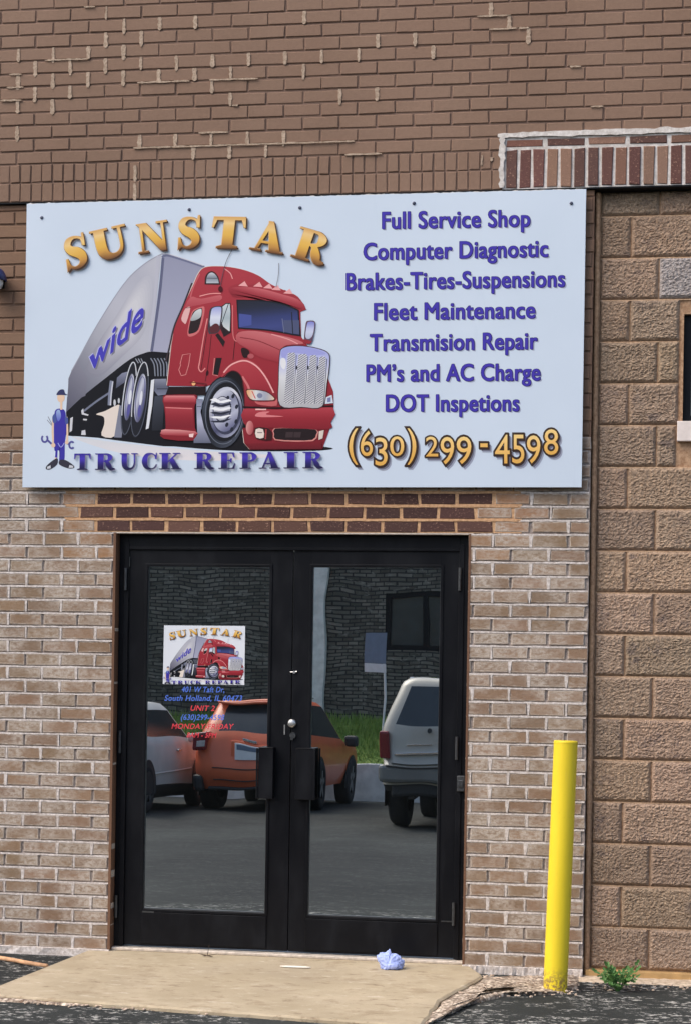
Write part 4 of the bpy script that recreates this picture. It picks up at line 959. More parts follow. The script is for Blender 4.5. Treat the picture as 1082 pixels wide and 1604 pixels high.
    # bumper
    art.line(z3([(510, 352), (700, 358), (1018, 346)]), 2.6, (38, 16, 22)); art.grad(cr(z3([(514, 362), (700, 368), (1016, 354), (1004, 440), (990, 480), (700, 470), (560, 470), (512, 440)]), 2, True), [(168, 62, 74), (140, 40, 52), (122, 32, 44)], (0, 1), 6)
    art.line(z3([(580, 366), (640, 366)]), 2.0, (232, 190, 190)); art.poly(cr(z3([(578, 404), (600, 382), (660, 378), (640, 395), (740, 405), (640, 410)]), 3, True), (206, 122, 128)); art.grad(ell(*z3([(548, 470)])[0], 6, 11, 0), [(206, 150, 150), (160, 70, 78)], (1, .2), 4)
    art.poly(cr(z3([(578, 470), (640, 470), (670, 490), (668, 540), (600, 536), (578, 520)]), 2, True), (54, 24, 28)); art.poly(cr(z3([(582, 478), (622, 478), (626, 526), (584, 524)]), 2, True), (216, 206, 200)); art.poly(z3([(590, 494), (618, 494), (618, 500), (590, 500)]), (130, 124, 126)); art.line(z3([(640, 478), (636, 534)]), 2.2, (150, 60, 66))
    art.poly(cr(z3([(685, 472), (800, 474), (922, 480), (930, 510), (905, 545), (800, 548), (690, 540), (680, 505)]), 2, True), (200, 132, 128)); art.poly(cr(z3([(690, 474), (800, 474), (918, 480), (922, 508), (900, 538), (800, 541), (694, 534), (686, 505)]), 2, True), (34, 24, 28)); art.poly(z3([(752, 494), (838, 494), (832, 524), (748, 524)]), (58, 46, 50)); art.line(z3([(795, 490), (792, 530)]), 1.2, (34, 24, 28))
    art.poly(z3([(938, 490), (966, 482), (958, 530), (936, 538)]), (206, 196, 190)); art.grad(z3([(520, 560), (700, 552), (955, 544), (952, 590), (550, 592)]), [(120, 32, 44), (96, 26, 36)], (0, 1), 3)
    # grille
    gr = cr(z3([(714, 60), (730, 18), (800, 4), (900, 12), (985, 40), (1000, 90), (985, 220), (958, 352), (840, 356), (716, 346), (708, 200)]), 4, True)
    art.poly(gr, (60, 40, 48)); gi = [((p[0]-476.5)*.97+476.5, (p[1]-590)*.975+590) for p in gr]; art.grad(gi, [(150, 158, 214), (176, 184, 226), (206, 210, 218), (186, 190, 196), (170, 172, 180)], (0, 1), 10)
    art.poly(cr(z3([(724, 60), (740, 26), (830, 16), (930, 30), (978, 52), (930, 60), (890, 66), (830, 48), (760, 52), (748, 90)]), 3, True), (150, 156, 216)); art.poly(cr(z3([(722, 80), (745, 78), (752, 110), (742, 140), (722, 120)]), 3, True), (216, 220, 228))
    for (xa, xb, xc, xd, yt) in ((764, 806, 790, 740, 48), (822, 872, 852, 800, 56), (888, 926, 908, 862, 62), (940, 978, 958, 916, 70)):
        q = z3([(xa, yt), (xb-6, yt-4), (xb, yt+8), (xc, 334), (xd, 330)]); art.grad(q, [(206, 210, 220), (186, 190, 202), (206, 208, 214)], (0, 1), 6)
        lo = min(p[0]+p[1]*1.5 for p in q); hi = max(p[0]+p[1]*1.5 for p in q); d = lo+3
        while d < hi:
            s_ = clip(clip(q, 1, 1.5, d, 1), 1, 1.5, d+2.3, -1)
            if len(s_) >= 3: art._put(s_, ink(104, 108, 122))
            d += 5.2
        art.k += 1; art.line(z3([(xb+5, yt+10), (xc+6, 334)]), 1.1, (88, 92, 108))
    for a in (812, 876, 930): art.poly(ell(*z3([(a, 130)])[0], 1.6, 3.4, 0, 8), (50, 52, 66), hold=True)
    art.k += 1
    # right mirror, aerials
    art.poly(cr(z2([(838, 590), (848, 490), (866, 474), (900, 476), (905, 500), (896, 560), (880, 612), (850, 612)]), 3, True), (90, 70, 90)); art.grad(cr(z2([(846, 570), (856, 494), (870, 480), (896, 482), (900, 502), (890, 560), (868, 584)]), 3, True), [(120, 126, 200), (196, 204, 230), (170, 180, 206)], (0, 1), 5); art.poly(z2([(832, 585), (860, 590), (886, 600), (870, 614), (846, 612)]), (140, 44, 56))
    art.line(cr(z2([(402, 45), (366, 120), (340, 220), (332, 270)]), 3), .9, (70, 70, 84)); art.poly(ell(*z2([(332, 282)])[0], 3.4, 4.6, 0, 12), (66, 20, 28)); art.line(cr(z2([(684, 125), (682, 200), (668, 270)]), 3), .8, (96, 98, 112))
    # side skirt, steps, tank
    art.poly(z3([(90, 238), (300, 238), (300, 285), (70, 290)]), (28, 18, 22)); art.grad(z3([(246, 306), (284, 308), (270, 380), (290, 470), (330, 556), (232, 556), (232, 520), (252, 510)]), [(120, 126, 150), (170, 176, 200), (96, 102, 124)], (0, 1), 6); art.line(z3([(250, 350), (275, 350)]), 1.0, (60, 64, 80))
    art.poly(cr(z3([(60, 300), (74, 284), (236, 282), (248, 300), (244, 334), (236, 350), (238, 470), (246, 488), (228, 542), (64, 532), (46, 498), (74, 470), (64, 344), (56, 322)]), 2, True), (126, 34, 46))
    art.grad(z3([(62, 300), (76, 288), (234, 288), (244, 302), (240, 328), (62, 326)]), [(206, 132, 136), (176, 76, 86), (140, 44, 56)], (0, 1), 5); art.grad(z3([(72, 350), (226, 356), (230, 470), (78, 468)]), [(164, 62, 72), (136, 40, 52), (120, 34, 46)], (0, 1), 5); art.line(z3([(72, 356), (224, 362)]), 1.3, (206, 128, 132)); art.grad(cr(z3([(48, 492), (70, 478), (240, 490), (232, 514), (60, 510)]), 2, True), [(214, 150, 152), (150, 52, 62)], (0, 1), 3)
    art.poly(z3([(205, 506), (232, 502), (228, 524), (206, 522)]), (230, 200, 200)); art.poly(ell(*z3([(231, 220)])[0], 3, 3.4, 0, 10), (226, 170, 120)); art.line(z3([(210, 212), (300, 222), (290, 236)]), 1.4, (92, 28, 36))

def worker(art):                          # a small mechanic in blue overalls holding two spanners
    z4 = lambda l: [(60+a/4.162, 540+b_/4.162) for a, b_ in l]
    skin, blue, dk = (216, 190, 168), (58, 52, 158), (40, 38, 60)
    art.line(z4([(100, 480), (96, 560), (100, 640)]), 3.2, skin); art.line(z4([(186, 470), (192, 560), (190, 630)]), 3.0, skin)
    art.poly(cr(z4([(112, 430), (138, 416), (170, 424), (182, 460), (186, 560), (176, 640), (172, 760), (140, 770), (138, 690), (108, 690), (104, 560), (106, 480)]), 3, True), blue); art.line(z4([(130, 640), (150, 668), (172, 640)]), 1.2, (150, 156, 214)); art.line(z4([(140, 670), (142, 730)]), 1.0, (34, 30, 96)); art.grad(cr(z4([(118, 440), (140, 424), (150, 470), (130, 500)]), 3, True), [(150, 176, 214), (90, 100, 190)], (0, 1), 3); art.poly(cr(z4([(94, 470), (112, 450), (122, 500), (100, 510)]), 3, True), (70, 86, 150)); art.poly(cr(z4([(176, 470), (194, 478), (196, 512), (180, 515)]), 3, True), (70, 86, 150))
    art.line(z4([(152, 372), (152, 424)]), 3.6, skin); art.poly(ell(*z4([(150, 345)])[0], 6.0, 7.5, 0, 16), skin); art.poly(cr(z4([(120, 326), (140, 296), (168, 292), (178, 318), (196, 328), (150, 328)]), 3, True), (50, 56, 96))
    art.line(z4([(122, 690), (118, 740)]), 3.4, blue); art.line(z4([(116, 735), (116, 755)]), 2.6, skin)
    for pts in ([(128, 742), (100, 752), (56, 790), (54, 812), (84, 812), (126, 780)], [(142, 752), (180, 752), (232, 786), (234, 804), (196, 806), (140, 782)]): art.poly(cr(z4(pts), 3, True), (52, 52, 66))
    for pts in ([(60, 796), (82, 786), (84, 806), (60, 810)], [(206, 784), (230, 790), (230, 802), (200, 802)]): art.poly(z4(pts), (190, 196, 208))
    gy = (112, 112, 170)
    gy = (84, 84, 150); art.line(z4([(60, 620), (100, 656)]), 3.2, gy); art.line(ell(*z4([(44, 612)])[0], 4.4, 5.4, 0, 14, -50, 230), 3.0, gy, 2); art.line(z4([(180, 640), (205, 650)]), 2.6, gy); art.line(ell(*z4([(220, 654)])[0], 3.8, 5.2, 0, 14, 40, 320), 3.0, gy, 2)
    art.poly(ell(*z4([(100, 655)])[0], 3.4, 3.6, 0, 10), skin); art.poly(ell(*z4([(188, 636)])[0], 2.8, 3.2, 0, 10), skin); art.line(z4([(60, 490), (90, 526)]), 1.0, (120, 124, 140)); art.line(z4([(66, 468), (92, 520)]), 1.0, (120, 124, 140))

SUN = [('S', 107, 426, 37, 50, -17, .10), ('U', 152, 409, 58, 46, -13, .02), ('N', 220, 398.5, 47, 46, -9, .03), ('S', 279, 391, 37, 49, -4, .06), ('T', 330, 389, 52, 49, 1, .10), ('A', 393, 391, 48, 47, 9, .06), ('R', 456, 402, 52, 49, 16, .06)]
TRK = [('T', 117, 143), ('R', 150, 181), ('U', 189.5, 218), ('C', 223, 247), ('K', 250, 283), ('R', 305, 336), ('E', 343, 369.5), ('P', 376, 401), ('A', 407, 437.5), ('I', 445, 467), ('R', 474.5, 505.6)]
def sunstar(art, letters=None):
    letters = letters or SUN
    for off, stops in (((2.4, 2.2), [(96, 78, 70)]), ((1.6, 1.5), [(46, 34, 30)]), ((-.9, .5), [(110, 78, 50)]), ((.7, -.6), [(110, 78, 50)]), ((-.9, -.7), [(214, 180, 136)])):
        for ch, x_, y_, w_, h_, rt, ln in letters: glyph(art, ch, x_, y_, w_, h_, rt, stops, off, ln)
    for ch, x_, y_, w_, h_, rt, ln in letters: glyph(art, ch, x_, y_, w_, h_, rt, [(112, 76, 50), (190, 142, 74), (214, 172, 80), (220, 180, 94), (226, 198, 142), (204, 160, 96)], (0, 0), ln)
def truckrepair(art, letters=TRK):
    for off, stops in (((1.2, .8), [(120, 120, 150)]), ((0, 0), [(30, 30, 62), (44, 38, 110), (72, 58, 182), (52, 44, 140)])):
        for ch, xa, xb in letters: glyph(art, ch, xa, 736.3-(xa-117)*.0075, xb-xa, 25.5, -.4, stops, off, .02)

# ---------------------------------------------------------------- sign
YS = -.042
sign = thing('shop_sign', 'large white shop sign with red truck picture and blue lettering', 'sign', (0, -.005, 2.32))
a, q = P(42, 320.5, YS), P(916, 293.5, YS); c_, d_ = P(36, 764, YS), P(911.2, 762.2, YS)
sx0, sx1, sz0, sz1 = (a.x+c_.x)/2, (q.x+d_.x)/2, (c_.z+d_.z)/2, (a.z+q.z)/2
b = MB(); n = 90; th = .018
top = [(sx0+(sx1-sx0)*i/n, sz1-max(0, .005*noise.noise((i*.55, 4, 4))+.002)) for i in range(n+1)]
out = [(sx0, sz0), (sx1, sz0)]+top[::-1]
b.face([(x_, YS, z_) for x_, z_ in out]); b.face([(x_, YS+th, z_) for x_, z_ in out][::-1])
for i in range(len(out)):
    k = (i+1) % len(out); b.face([(out[k][0], YS, out[k][1]), (out[i][0], YS, out[i][1]), (out[i][0], YS+th, out[i][1]), (out[k][0], YS+th, out[k][1])])
b.build('panel', M['sign'], sign)
b = MB(); smear([(sx0+.004+(sx1-sx0-.008)*i/200, sz1-.002+.002*noise.noise((i*.31, 6, 2))) for i in range(201)], .0005, .0075, YS+.006, b, 71, .003)
b.build('caulk_line', M['mortar_white'], sign)
b = MB(); b.box(sx0+.1, sx1-.1, YS+th, -.002, sz0+.12, sz0+.17); b.box(sx0+.1, sx1-.1, YS+th, -.002, sz1-.2, sz1-.15); b.build('batten', M['alu_dull'], sign)
fs = lambda x_, y_: (lambda p: (p.x, p.z))(P(x_, y_, YS))
art = Art(fs, YS); truck(art); art.mb.build('truck_picture', M['print'], sign)
for wrd in SUN:
    art = Art(fs, YS-.009); sunstar(art, [wrd]); art.mb.build('gold_letter', M['print'], sign)
for wrd in TRK:
    art = Art(fs, YS-.009); truckrepair(art, [wrd]); art.mb.build('navy_letter', M['print'], sign)
art = Art(fs, YS-.0002); worker(art); art.mb.build('mechanic_picture', M['print'], sign)
LINES = [('Full Service Shop', 598.6, 357.6, 829, 353.8, 25.5), ('Computer Diagnostic', 569.5, 406.3, 857, 401.2, 25.5), ('Brakes-Tires-Suspensions', 542.5, 453.6, 883.5, 448.2, 25.5), ('Fleet Maintenance', 586, 500.6, 837, 497.2, 25.5), ('Transmision Repair', 579.5, 549, 840.6, 545.8, 25.5), ('PM\u2019s and AC Charge', 574, 596.8, 845, 594.8, 25.5), ('DOT Inspetions', 604.5, 643.8, 812, 643, 25.5)]
for s_, xa, ya, xb, yb_, cap in LINES:
    art = Art(fs, YS-.0003); OF = 0.0
    f = fit(s_, xa, ya+.6, xb, yb_+.6, cap+2.0, OF)
    for dd in ((2.2, 2.6), (3.2, 2.8)): text(art, s_, f, (158, 168, 194), OF, 0, dd)
    for dd in ((1.6, 1.5), (.3, 1.5), (-1.2, .5), (1.7, -.2), (-1.1, -.6), (1.1, -.9), (-.2, -.9)): text(art, s_, f, (44, 38, 92), OF, 0, dd)
    for dd in ((-.6, 0), (.6, 0), (0, -.5), (0, .5)): text(art, s_, f, (64, 54, 166), OF, 0, dd)
    art.mb.build('blue_lettering', M['print'], sign)
# phone number in old-style figures
art = Art(fs, YS-.0003)
def digits():
    out = []; xc = 546.0
    for ch, xa, xb, yb_, h_ in (('(', 545, 562, 729, 59), ('6', 563, 585, 715.5, 42), ('3', 586, 608, 730.5, 46), ('0', 609, 634, 715.5, 33), (')', 636, 653, 729, 59), ('2', 665, 687, 716, 33), ('9', 688, 712, 728.5, 45), ('9', 713, 739, 728, 45), ('-', 750, 764.5, 701.5, 8), ('4', 773, 799, 727, 47), ('5', 800, 822, 727, 47), ('9', 823, 847, 727, 46), ('8', 850, 875, 713.5, 42)):
        out.append((ch, xa, xb, yb_, h_))
    return out
for OF, col, d in ((.035, (150, 158, 180), (5, 6)), (.03, (104, 106, 124), (3.4, 4.0)), (.05, (52, 40, 38), (0.7, .8)), (.05, (58, 44, 38), (-.3, -.4)), (.0, (228, 184, 108), (0, 0))):
    for ch, xa, xb, yb_, h_ in digits():
        v, _ = textmesh(ch, .0); lo, hi = min(p[0] for p in v), max(p[0] for p in v); l2, h2 = min(p[1] for p in v), max(p[1] for p in v)
        f = (lambda lo, hi, l2, h2, xa, xb, yb_, h_: (lambda a_, b_: (xa+1.5+(a_-lo)/(hi-lo)*(xb-xa-3), yb_-1-(b_-l2)/(h2-l2)*(h_-2))))(lo, hi, l2, h2, xa, xb, yb_, h_)
        text(art, ch, f, col, OF, 0, d, None if OF else ((214, 166, 84), (240, 206, 140)))
    art.k += 2
art.mb.build('phone_number', M['print'], sign)
for px_, py in ((66, 341), (297, 328.5), (470, 325.5), (648, 318.5), (894, 318.5)):
    c_ = P(px_, py, YS); q = MB(); q.tube([(c_.x, YS, c_.z), (c_.x, YS-.004, c_.z), (c_.x, YS-.006, c_.z)], [.0085, .008, .004], 12); q.build('screw', M['screw'], sign)

# decal on the left pane
YDC = y0+.0115
fd = lambda x_, y_: (lambda p: (p.x, p.z))(P(x_, y_, YDC))
dec = thing('door_decal', 'small truck picture decal with blue and red lettering on left glass pane', 'decal', (P(320, 1060, YDC).x, YDC, P(320, 1060, YDC).z))
art = Art(fd, YDC-.0002); art.poly([(257.5, 979.5), (384.5, 980.5), (383, 1073), (255.5, 1071.5)], (212, 220, 232)); 
art.mb.build('white_backing', M['print'], dec)
fdd = lambda x_, y_: fd(265+(x_-100)*.2765, 983+(y_-338)*.2235)
art = Art(fdd, YDC-.0004, .000012); truck(art); sunstar(art); truckrepair(art); worker(art); art.mb.build('truck_picture', M['print'], dec)
bl, rd = (84, 118, 214), (214, 72, 84)
for s_, xa, xb, yb_, cap, col in (('401 W Taft Dr,', 285, 352, 1084, 9, bl), ('South Holland, IL 60473', 258, 380, 1097.5, 9, bl), ('UNIT 2', 299, 337, 1113, 8.5, rd), ('(630)299-4598', 284, 352, 1127.5, 9, bl), ('MONDAY-FRIDAY', 269, 367, 1141.5, 8.5, rd), ('8AM - 5PM', 293, 340, 1155, 8, rd)):
    art = Art(fd, YDC-.0004); text(art, s_, fit(s_, xa, yb_, xb, yb_+.5, cap, .012, .25), col, .012, .25); art.mb.build('lettering', M['print'], dec)

# ---------------------------------------------------------------- bollard
bp = PG(868.5, 1553, -.032); tp = P(885.5, 1160, bp.y+.02)
bol = thing('bollard', 'leaning yellow steel bollard in front of the brick corner', 'bollard', bp)
tp = Vector((tp.x, bp.y+.015, tp.z)); ax = (tp-bp)
rad = .0548
q = MB(); n = 36
ringp = [(bp-ax*.06, rad), (bp+ax*.5, rad), (bp+ax*.990, rad), (bp+ax*.996, rad*.985), (bp+ax*.9995, rad*.93), (bp+ax*1.0, rad*.80), (bp+ax*.9985, rad*.74)]
q.tube([p for p, _ in ringp[:3]], [r_ for _, r_ in ringp[:3]], n, caps=False)
ob = q.build('sleeve', M['yellow'], bol, smooth=True)
q = MB(); q.tube([p for p, _ in ringp[2:]], [r_+(.0012 if i < 3 else 0) for i, (_, r_) in enumerate(ringp[2:])], n, caps=True); q.build('cap', M['yellow'], bol, smooth=False, bevel=0)

# ---------------------------------------------------------------- weed at the wall base
wp = PG(967, 1548, -.02); wp.y = min(wp.y, YB-.13)
weed = thing('weed', 'small green leafy weed growing at the foot of the block wall', 'plant', wp)
rg = random.Random(5); sm, lm = MB(), MB()
for i in range(17):
    a = rg.uniform(0, 6.28); el = rg.uniform(.35, 1.35); ln = rg.uniform(.05, .105)*(1.25 if math.cos(a)*math.cos(el) else 1)
    d = Vector((math.cos(a)*math.cos(el)*1.25, math.sin(a)*math.cos(el)*.7-.1, math.sin(el))); tip = wp+d*ln
    mid_ = wp+d*ln*.55+Vector((0, 0, .006)); sm.tube([tuple(wp+Vector((0, 0, -.02))), tuple(mid_), tuple(tip)], [.0022, .0017, .001], 5)
    for k in range(9):
        t = .35+.65*k/8; c_ = wp.lerp(tip, t); sd_ = 1 if k % 2 else -1
        if k == 8: ld = d
        else: ld = (d*.6+d.cross(Vector((rg.uniform(-.3, .3), rg.uniform(-.8, .2), 1))).normalized()*sd_).normalized()
        L_ = rg.uniform(.022, .038); wv = L_*.26; up_ = Vector((rg.uniform(-.4, .4), -.7, .6)).normalized(); s2 = ld.cross(up_).normalized()
        pts = [c_, c_+ld*L_*.35+s2*wv, c_+ld*L_*.55+s2*wv*.55, c_+ld*L_*.72+s2*wv*.8, c_+ld*L_, c_+ld*L_*.72-s2*wv*.8, c_+ld*L_*.55-s2*wv*.55, c_+ld*L_*.35-s2*wv]
        m_ = c_+ld*L_*.5-up_*.004
        for u in range(8): lm.face([tuple(m_), tuple(pts[u]), tuple(pts[(u+1) % 8])])
sm.build('stem', M['weed'], weed); lm.build('leaves', M['weed'], weed)

# ---------------------------------------------------------------- litter
cp = PG(612, 1517, 0)
bm = bmesh.new(); bmesh.ops.create_icosphere(bm, subdivisions=5, radius=1.0)
cr_ = MB()
for v in bm.verts:
    p = v.co.copy(); d = 1+.34*noise.noise(p*1.5+Vector((3, 1, 0)))-.30*abs(noise.noise(p*3.1+Vector((0, 5, 2))))+.10*noise.noise(p*7)
    v.co = Vector((p.x*d*.066, p.y*d*.045, p.z*d*.058*(1.15 if p.x < -.1 else .80)))
zmin = min(v.co.z for v in bm.verts)
for f in bm.faces: cr_.face([(cp.x+v.co.x, cp.y+v.co.y, .001+max(0, v.co.z+.020)) for v in f.verts])
bm.free(); tag(cr_.build('crumpled_glove', M['bluewrap'], smooth=True), 'crumpled lavender blue disposable glove lying at the door threshold', 'litter')
a, q = PG(-60, 1494, -.03), PG(74, 1517, -.028); sk = MB()
sk.tube([tuple(a.lerp(q, i/8)+Vector((0, .004*math.sin(i*1.7), .012))) for i in range(9)], [.0125-.0004*i for i in range(9)], 10)
tag(sk.build('wooden_stick', M['wood'], smooth=True), 'pale wooden stick lying on the asphalt left of the slab', 'stick')
tw = MB(); t0 = PG(325, 1499, .0)
for d_ in ((.05, -.01, .012), (-.05, .012, .008), (.012, -.012, .055), (.03, .0, -.002)):
    tw.tube([(t0.x-d_[0]*.5, t0.y-d_[1], .004), (t0.x, t0.y, .007), (t0.x+d_[0], t0.y+d_[1], max(.003, .006+d_[2]))], [.0015, .0022, .001], 5)
tag(tw.build('dry_twig', M['twig']), 'tiny dry brown twig lying below the left door leaf', 'twig')
s0 = PG(463, 1515, 0); sc_ = MB(); n = 14
ring = [(s0.x+.075*math.cos(2*math.pi*i/n)*(1+.2*noise.noise((i, 2, 2))), s0.y+.016*math.sin(2*math.pi*i/n)*(1+.4*noise.noise((i, 5, 1))), .0) for i in range(n)]
sc_.face([(x_, y_, .004+.001*noise.noise((x_*40, y_*40, 0))) for x_, y_, _ in ring])
for i in range(n): sc_.face([(ring[i][0], ring[i][1], .0005), (ring[(i+1) % n][0], ring[(i+1) % n][1], .0005), (ring[(i+1) % n][0], ring[(i+1) % n][1], .004), (ring[i][0], ring[i][1], .004)])
tag(sc_.build('paper_scrap', M['paper']), 'flat white paper scrap lying on the slab before the door', 'litter')

# ---------------------------------------------------------------- wall lamp cut by the left edge
lp = P(-8, 436, -.07)
lam = thing('wall_lamp', 'round navy wall lamp mounted on the brick left of the sign', 'lamp', (lp.x, 0, lp.z))
def lathe(prof, n=24):
    return [[(r_*math.cos(2*math.pi*i/n), r_*math.sin(2*math.pi*i/n), z_) for i in range(n)] for r_, z_ in prof]
q = MB(); rows = lathe([(.008, .055), (.03, .050), (.048, .036), (.060, .012), (.064, -.012), (.058, -.014)]); q.grid([[(lp.x+p[0], -.075+p[1], lp.z+p[2]) for p in r_] for r_ in rows], close=True); q.face([(lp.x+p[0], -.075+p[1], lp.z+p[2]) for p in rows[0]]); q.build('shade', M['lamp'], lam, smooth=True)
q = MB(); rows = lathe([(.046, -.012), (.045, -.03), (.036, -.05), (.02, -.062), (.004, -.066)]); q.grid([[(lp.x+p[0], -.075+p[1], lp.z+p[2]) for p in r_] for r_ in rows], close=True); q.face([(lp.x+p[0], -.075+p[1], lp.z+p[2]) for p in rows[-1]][::-1]); q.build('lens', M['lampglass'], lam, smooth=True)
q = MB(); q.box(lp.x-.045, lp.x+.030, -.018, -.002, lp.z-.04, lp.z+.03); q.tube([(lp.x+.02, -.018, lp.z), (lp.x+.02, -.06, lp.z)], .018, 12); q.build('back_plate', M['black'], lam, bevel=.003)

# ---------------------------------------------------------------- across the lot (seen in the door glass)
V = lambda x_, y_, d: (lambda p: Vector((p.x, -d, p.z)))(P(x_, y_, d))     # a point mirrored by the glass
kx0, kx1 = -45, 40
q = MB(); q.box(kx0, kx1, -KD-.2, -KD, gz(KD)-.3, KT); tag(q.build('retaining_kerb', M['concrete'], bevel=.01), 'low pale concrete retaining kerb along the far edge of the lot', 'kerb')
q = MB(); n = 12
q.grid([[(x_, -KD-.2-(OD-KD-.2+.1)*k/n, KT-.02+(OZ-KT+.02)*(k/n)**.8+.03*noise.noise((x_*.7, k*.8, 1))) for x_ in [kx0+(kx1-kx0)*i/120 for i in range(121)]] for k in range(n+1)])
gsl = q; tag(q.build('grass_bank', M['grass'], smooth=True), None, None, kind='structure')
rg = random.Random(8); q = MB()
for i in range(26000):
    x_ = rg.uniform(-9, 5); k = rg.random(); y_ = -KD-.22-(OD-KD-.3)*k; z_ = KT-.02+(OZ-KT+.02)*k**.8; a = rg.uniform(0, 3.14); h_ = rg.uniform(.05, .13); wv = rg.uniform(.006, .014)
    dx, dy = math.cos(a)*wv, math.sin(a)*wv; lx, ly = rg.uniform(-.05, .05), rg.uniform(-.05, .05)
    q.face([(x_-dx, y_-dy, z_-.02), (x_+dx, y_+dy, z_-.02), (x_+lx, y_+ly, z_+h_)])
tag(q.build('lawn_grass', M['grass']), 'bright green rough grass on the bank behind the parked cars', 'grass', kind='stuff')
# opposite building
ob_ = thing('brick_building', 'dark brick building across the lot with black strip window', 'building', (0, -OD, OZ))
wa, wb = V(606, 934, OD), V(720, 1021, OD); wx0, wx1, wz1, wz0 = wa.x, wa.x+2.7, V(640, 928, OD).z, wb.z
q = MB(); y1_, y0_ = -OD, -OD-8
def wbox(x0, x1, z0, z1): q.box(x0, x1, -OD-.3, -OD, z0, z1)
wbox(-40, wx0, OZ-1.2, 5.4); wbox(wx1, 36, OZ-1.2, 5.4); wbox(wx0, wx1, OZ-1.2, wz0); wbox(wx0, wx1, wz1, 5.4)
q.box(-40, 36, y0_, -OD-.3, OZ-1.2, 5.4); q.build('wall', M['opp'], ob_)
q = MB(); q.box(-40.1, 36.1, y0_-.1, -OD+.06, 5.4, 5.6); q.build('coping', M['concrete'], ob_)
q = MB(); e = .09
q.box(wx0, wx0+e, -OD-.12, -OD-.02, wz0, wz1); q.box(wx1-e, wx1, -OD-.12, -OD-.02, wz0, wz1); q.box(wx0+e, wx1-e, -OD-.12, -OD-.02, wz1-e, wz1); q.box(wx0+e, wx1-e, -OD-.12, -OD-.02, wz0, wz0+e)
for k in (1, 2, 3): xm = wx0+.62*k+.02; q.box(xm-.05, xm+.05, -OD-.12, -OD-.02, wz0+e, wz1-e)
wf = q.build('window', M['black'], ob_)
q = MB(); q.face([(wx1, -OD-.09, wz0), (wx0, -OD-.09, wz0), (wx0, -OD-.09, wz1), (wx1, -OD-.09, wz1)]); q.build('pane', M['carglass'], wf)
pa, pb2 = V(489, 1000, OD).x, V(511, 1000, OD).x
q = MB(); q.box(pa, pb2, -OD+.001, -OD+.16, OZ-.6, 5.39); q.build('pilaster', M['concrete'], ob_, bevel=.01)
# blue and white parking sign
sdp = KD+1.0; a, c_ = V(567, 991, sdp), V(607.5, 1040, sdp); c2 = V(607.5, 1054, sdp); pst = V(604, 1125, sdp)
ps = thing('parking_sign', 'blue and white parking sign on a thin bent post in the grass', 'sign', (c_.x, -sdp, -.1))
q = MB(); q.box(a.x, c_.x, -sdp-.006, -sdp+.002, c_.z, a.z); q.build('blue_panel', M['bluesign'], ps, bevel=.002)
q = MB(); q.box(a.x, c_.x, -sdp-.006, -sdp+.002, c2.z, c_.z-.004); q.build('white_panel', M['whitesign'], ps, bevel=.002)
q = MB(); q.tube([(c_.x-.05, -sdp-.03, a.z), (c_.x-.03, -sdp-.03, c2.z), (c_.x-.02, -sdp-.03, c2.z-.4), (c_.x-.09, -sdp-.03, -.25)], .02, 8); q.build('post', M['whitesign'], ps)

# ---------------------------------------------------------------- cars
def outline(hw, yf, yr, rc, ns=8, nf=8, nc=5):
    pts = []; key = []
    rc = min(rc, hw*.95, abs(yf-yr)*.45)
    def seg(a, b_, n, kk):
        for i in range(n): t = i/n; pts.append((a[0]+(b_[0]-a[0])*t, a[1]+(b_[1]-a[1])*t)); key.append(kk)
    def arc(cx, cy, a0, kk):
        for i in range(nc): t = R(a0+90*i/nc); pts.append((cx+rc*math.cos(t), cy+rc*math.sin(t))); key.append(kk)
    seg((hw, yr+rc), (hw, yf-rc), ns, 'R'); arc(hw-rc, yf-rc, 0, 'c'); seg((hw-rc, yf), (-hw+rc, yf), nf, 'F'); arc(-hw+rc, yf-rc, 90, 'c')
    seg((-hw, yf-rc), (-hw, yr+rc), ns, 'L'); arc(-hw+rc, yr+rc, 180, 'k'); seg((-hw+rc, yr), (hw-rc, yr), nf, 'B'); arc(hw-rc, yr+rc, 270, 'k')
    return pts, key
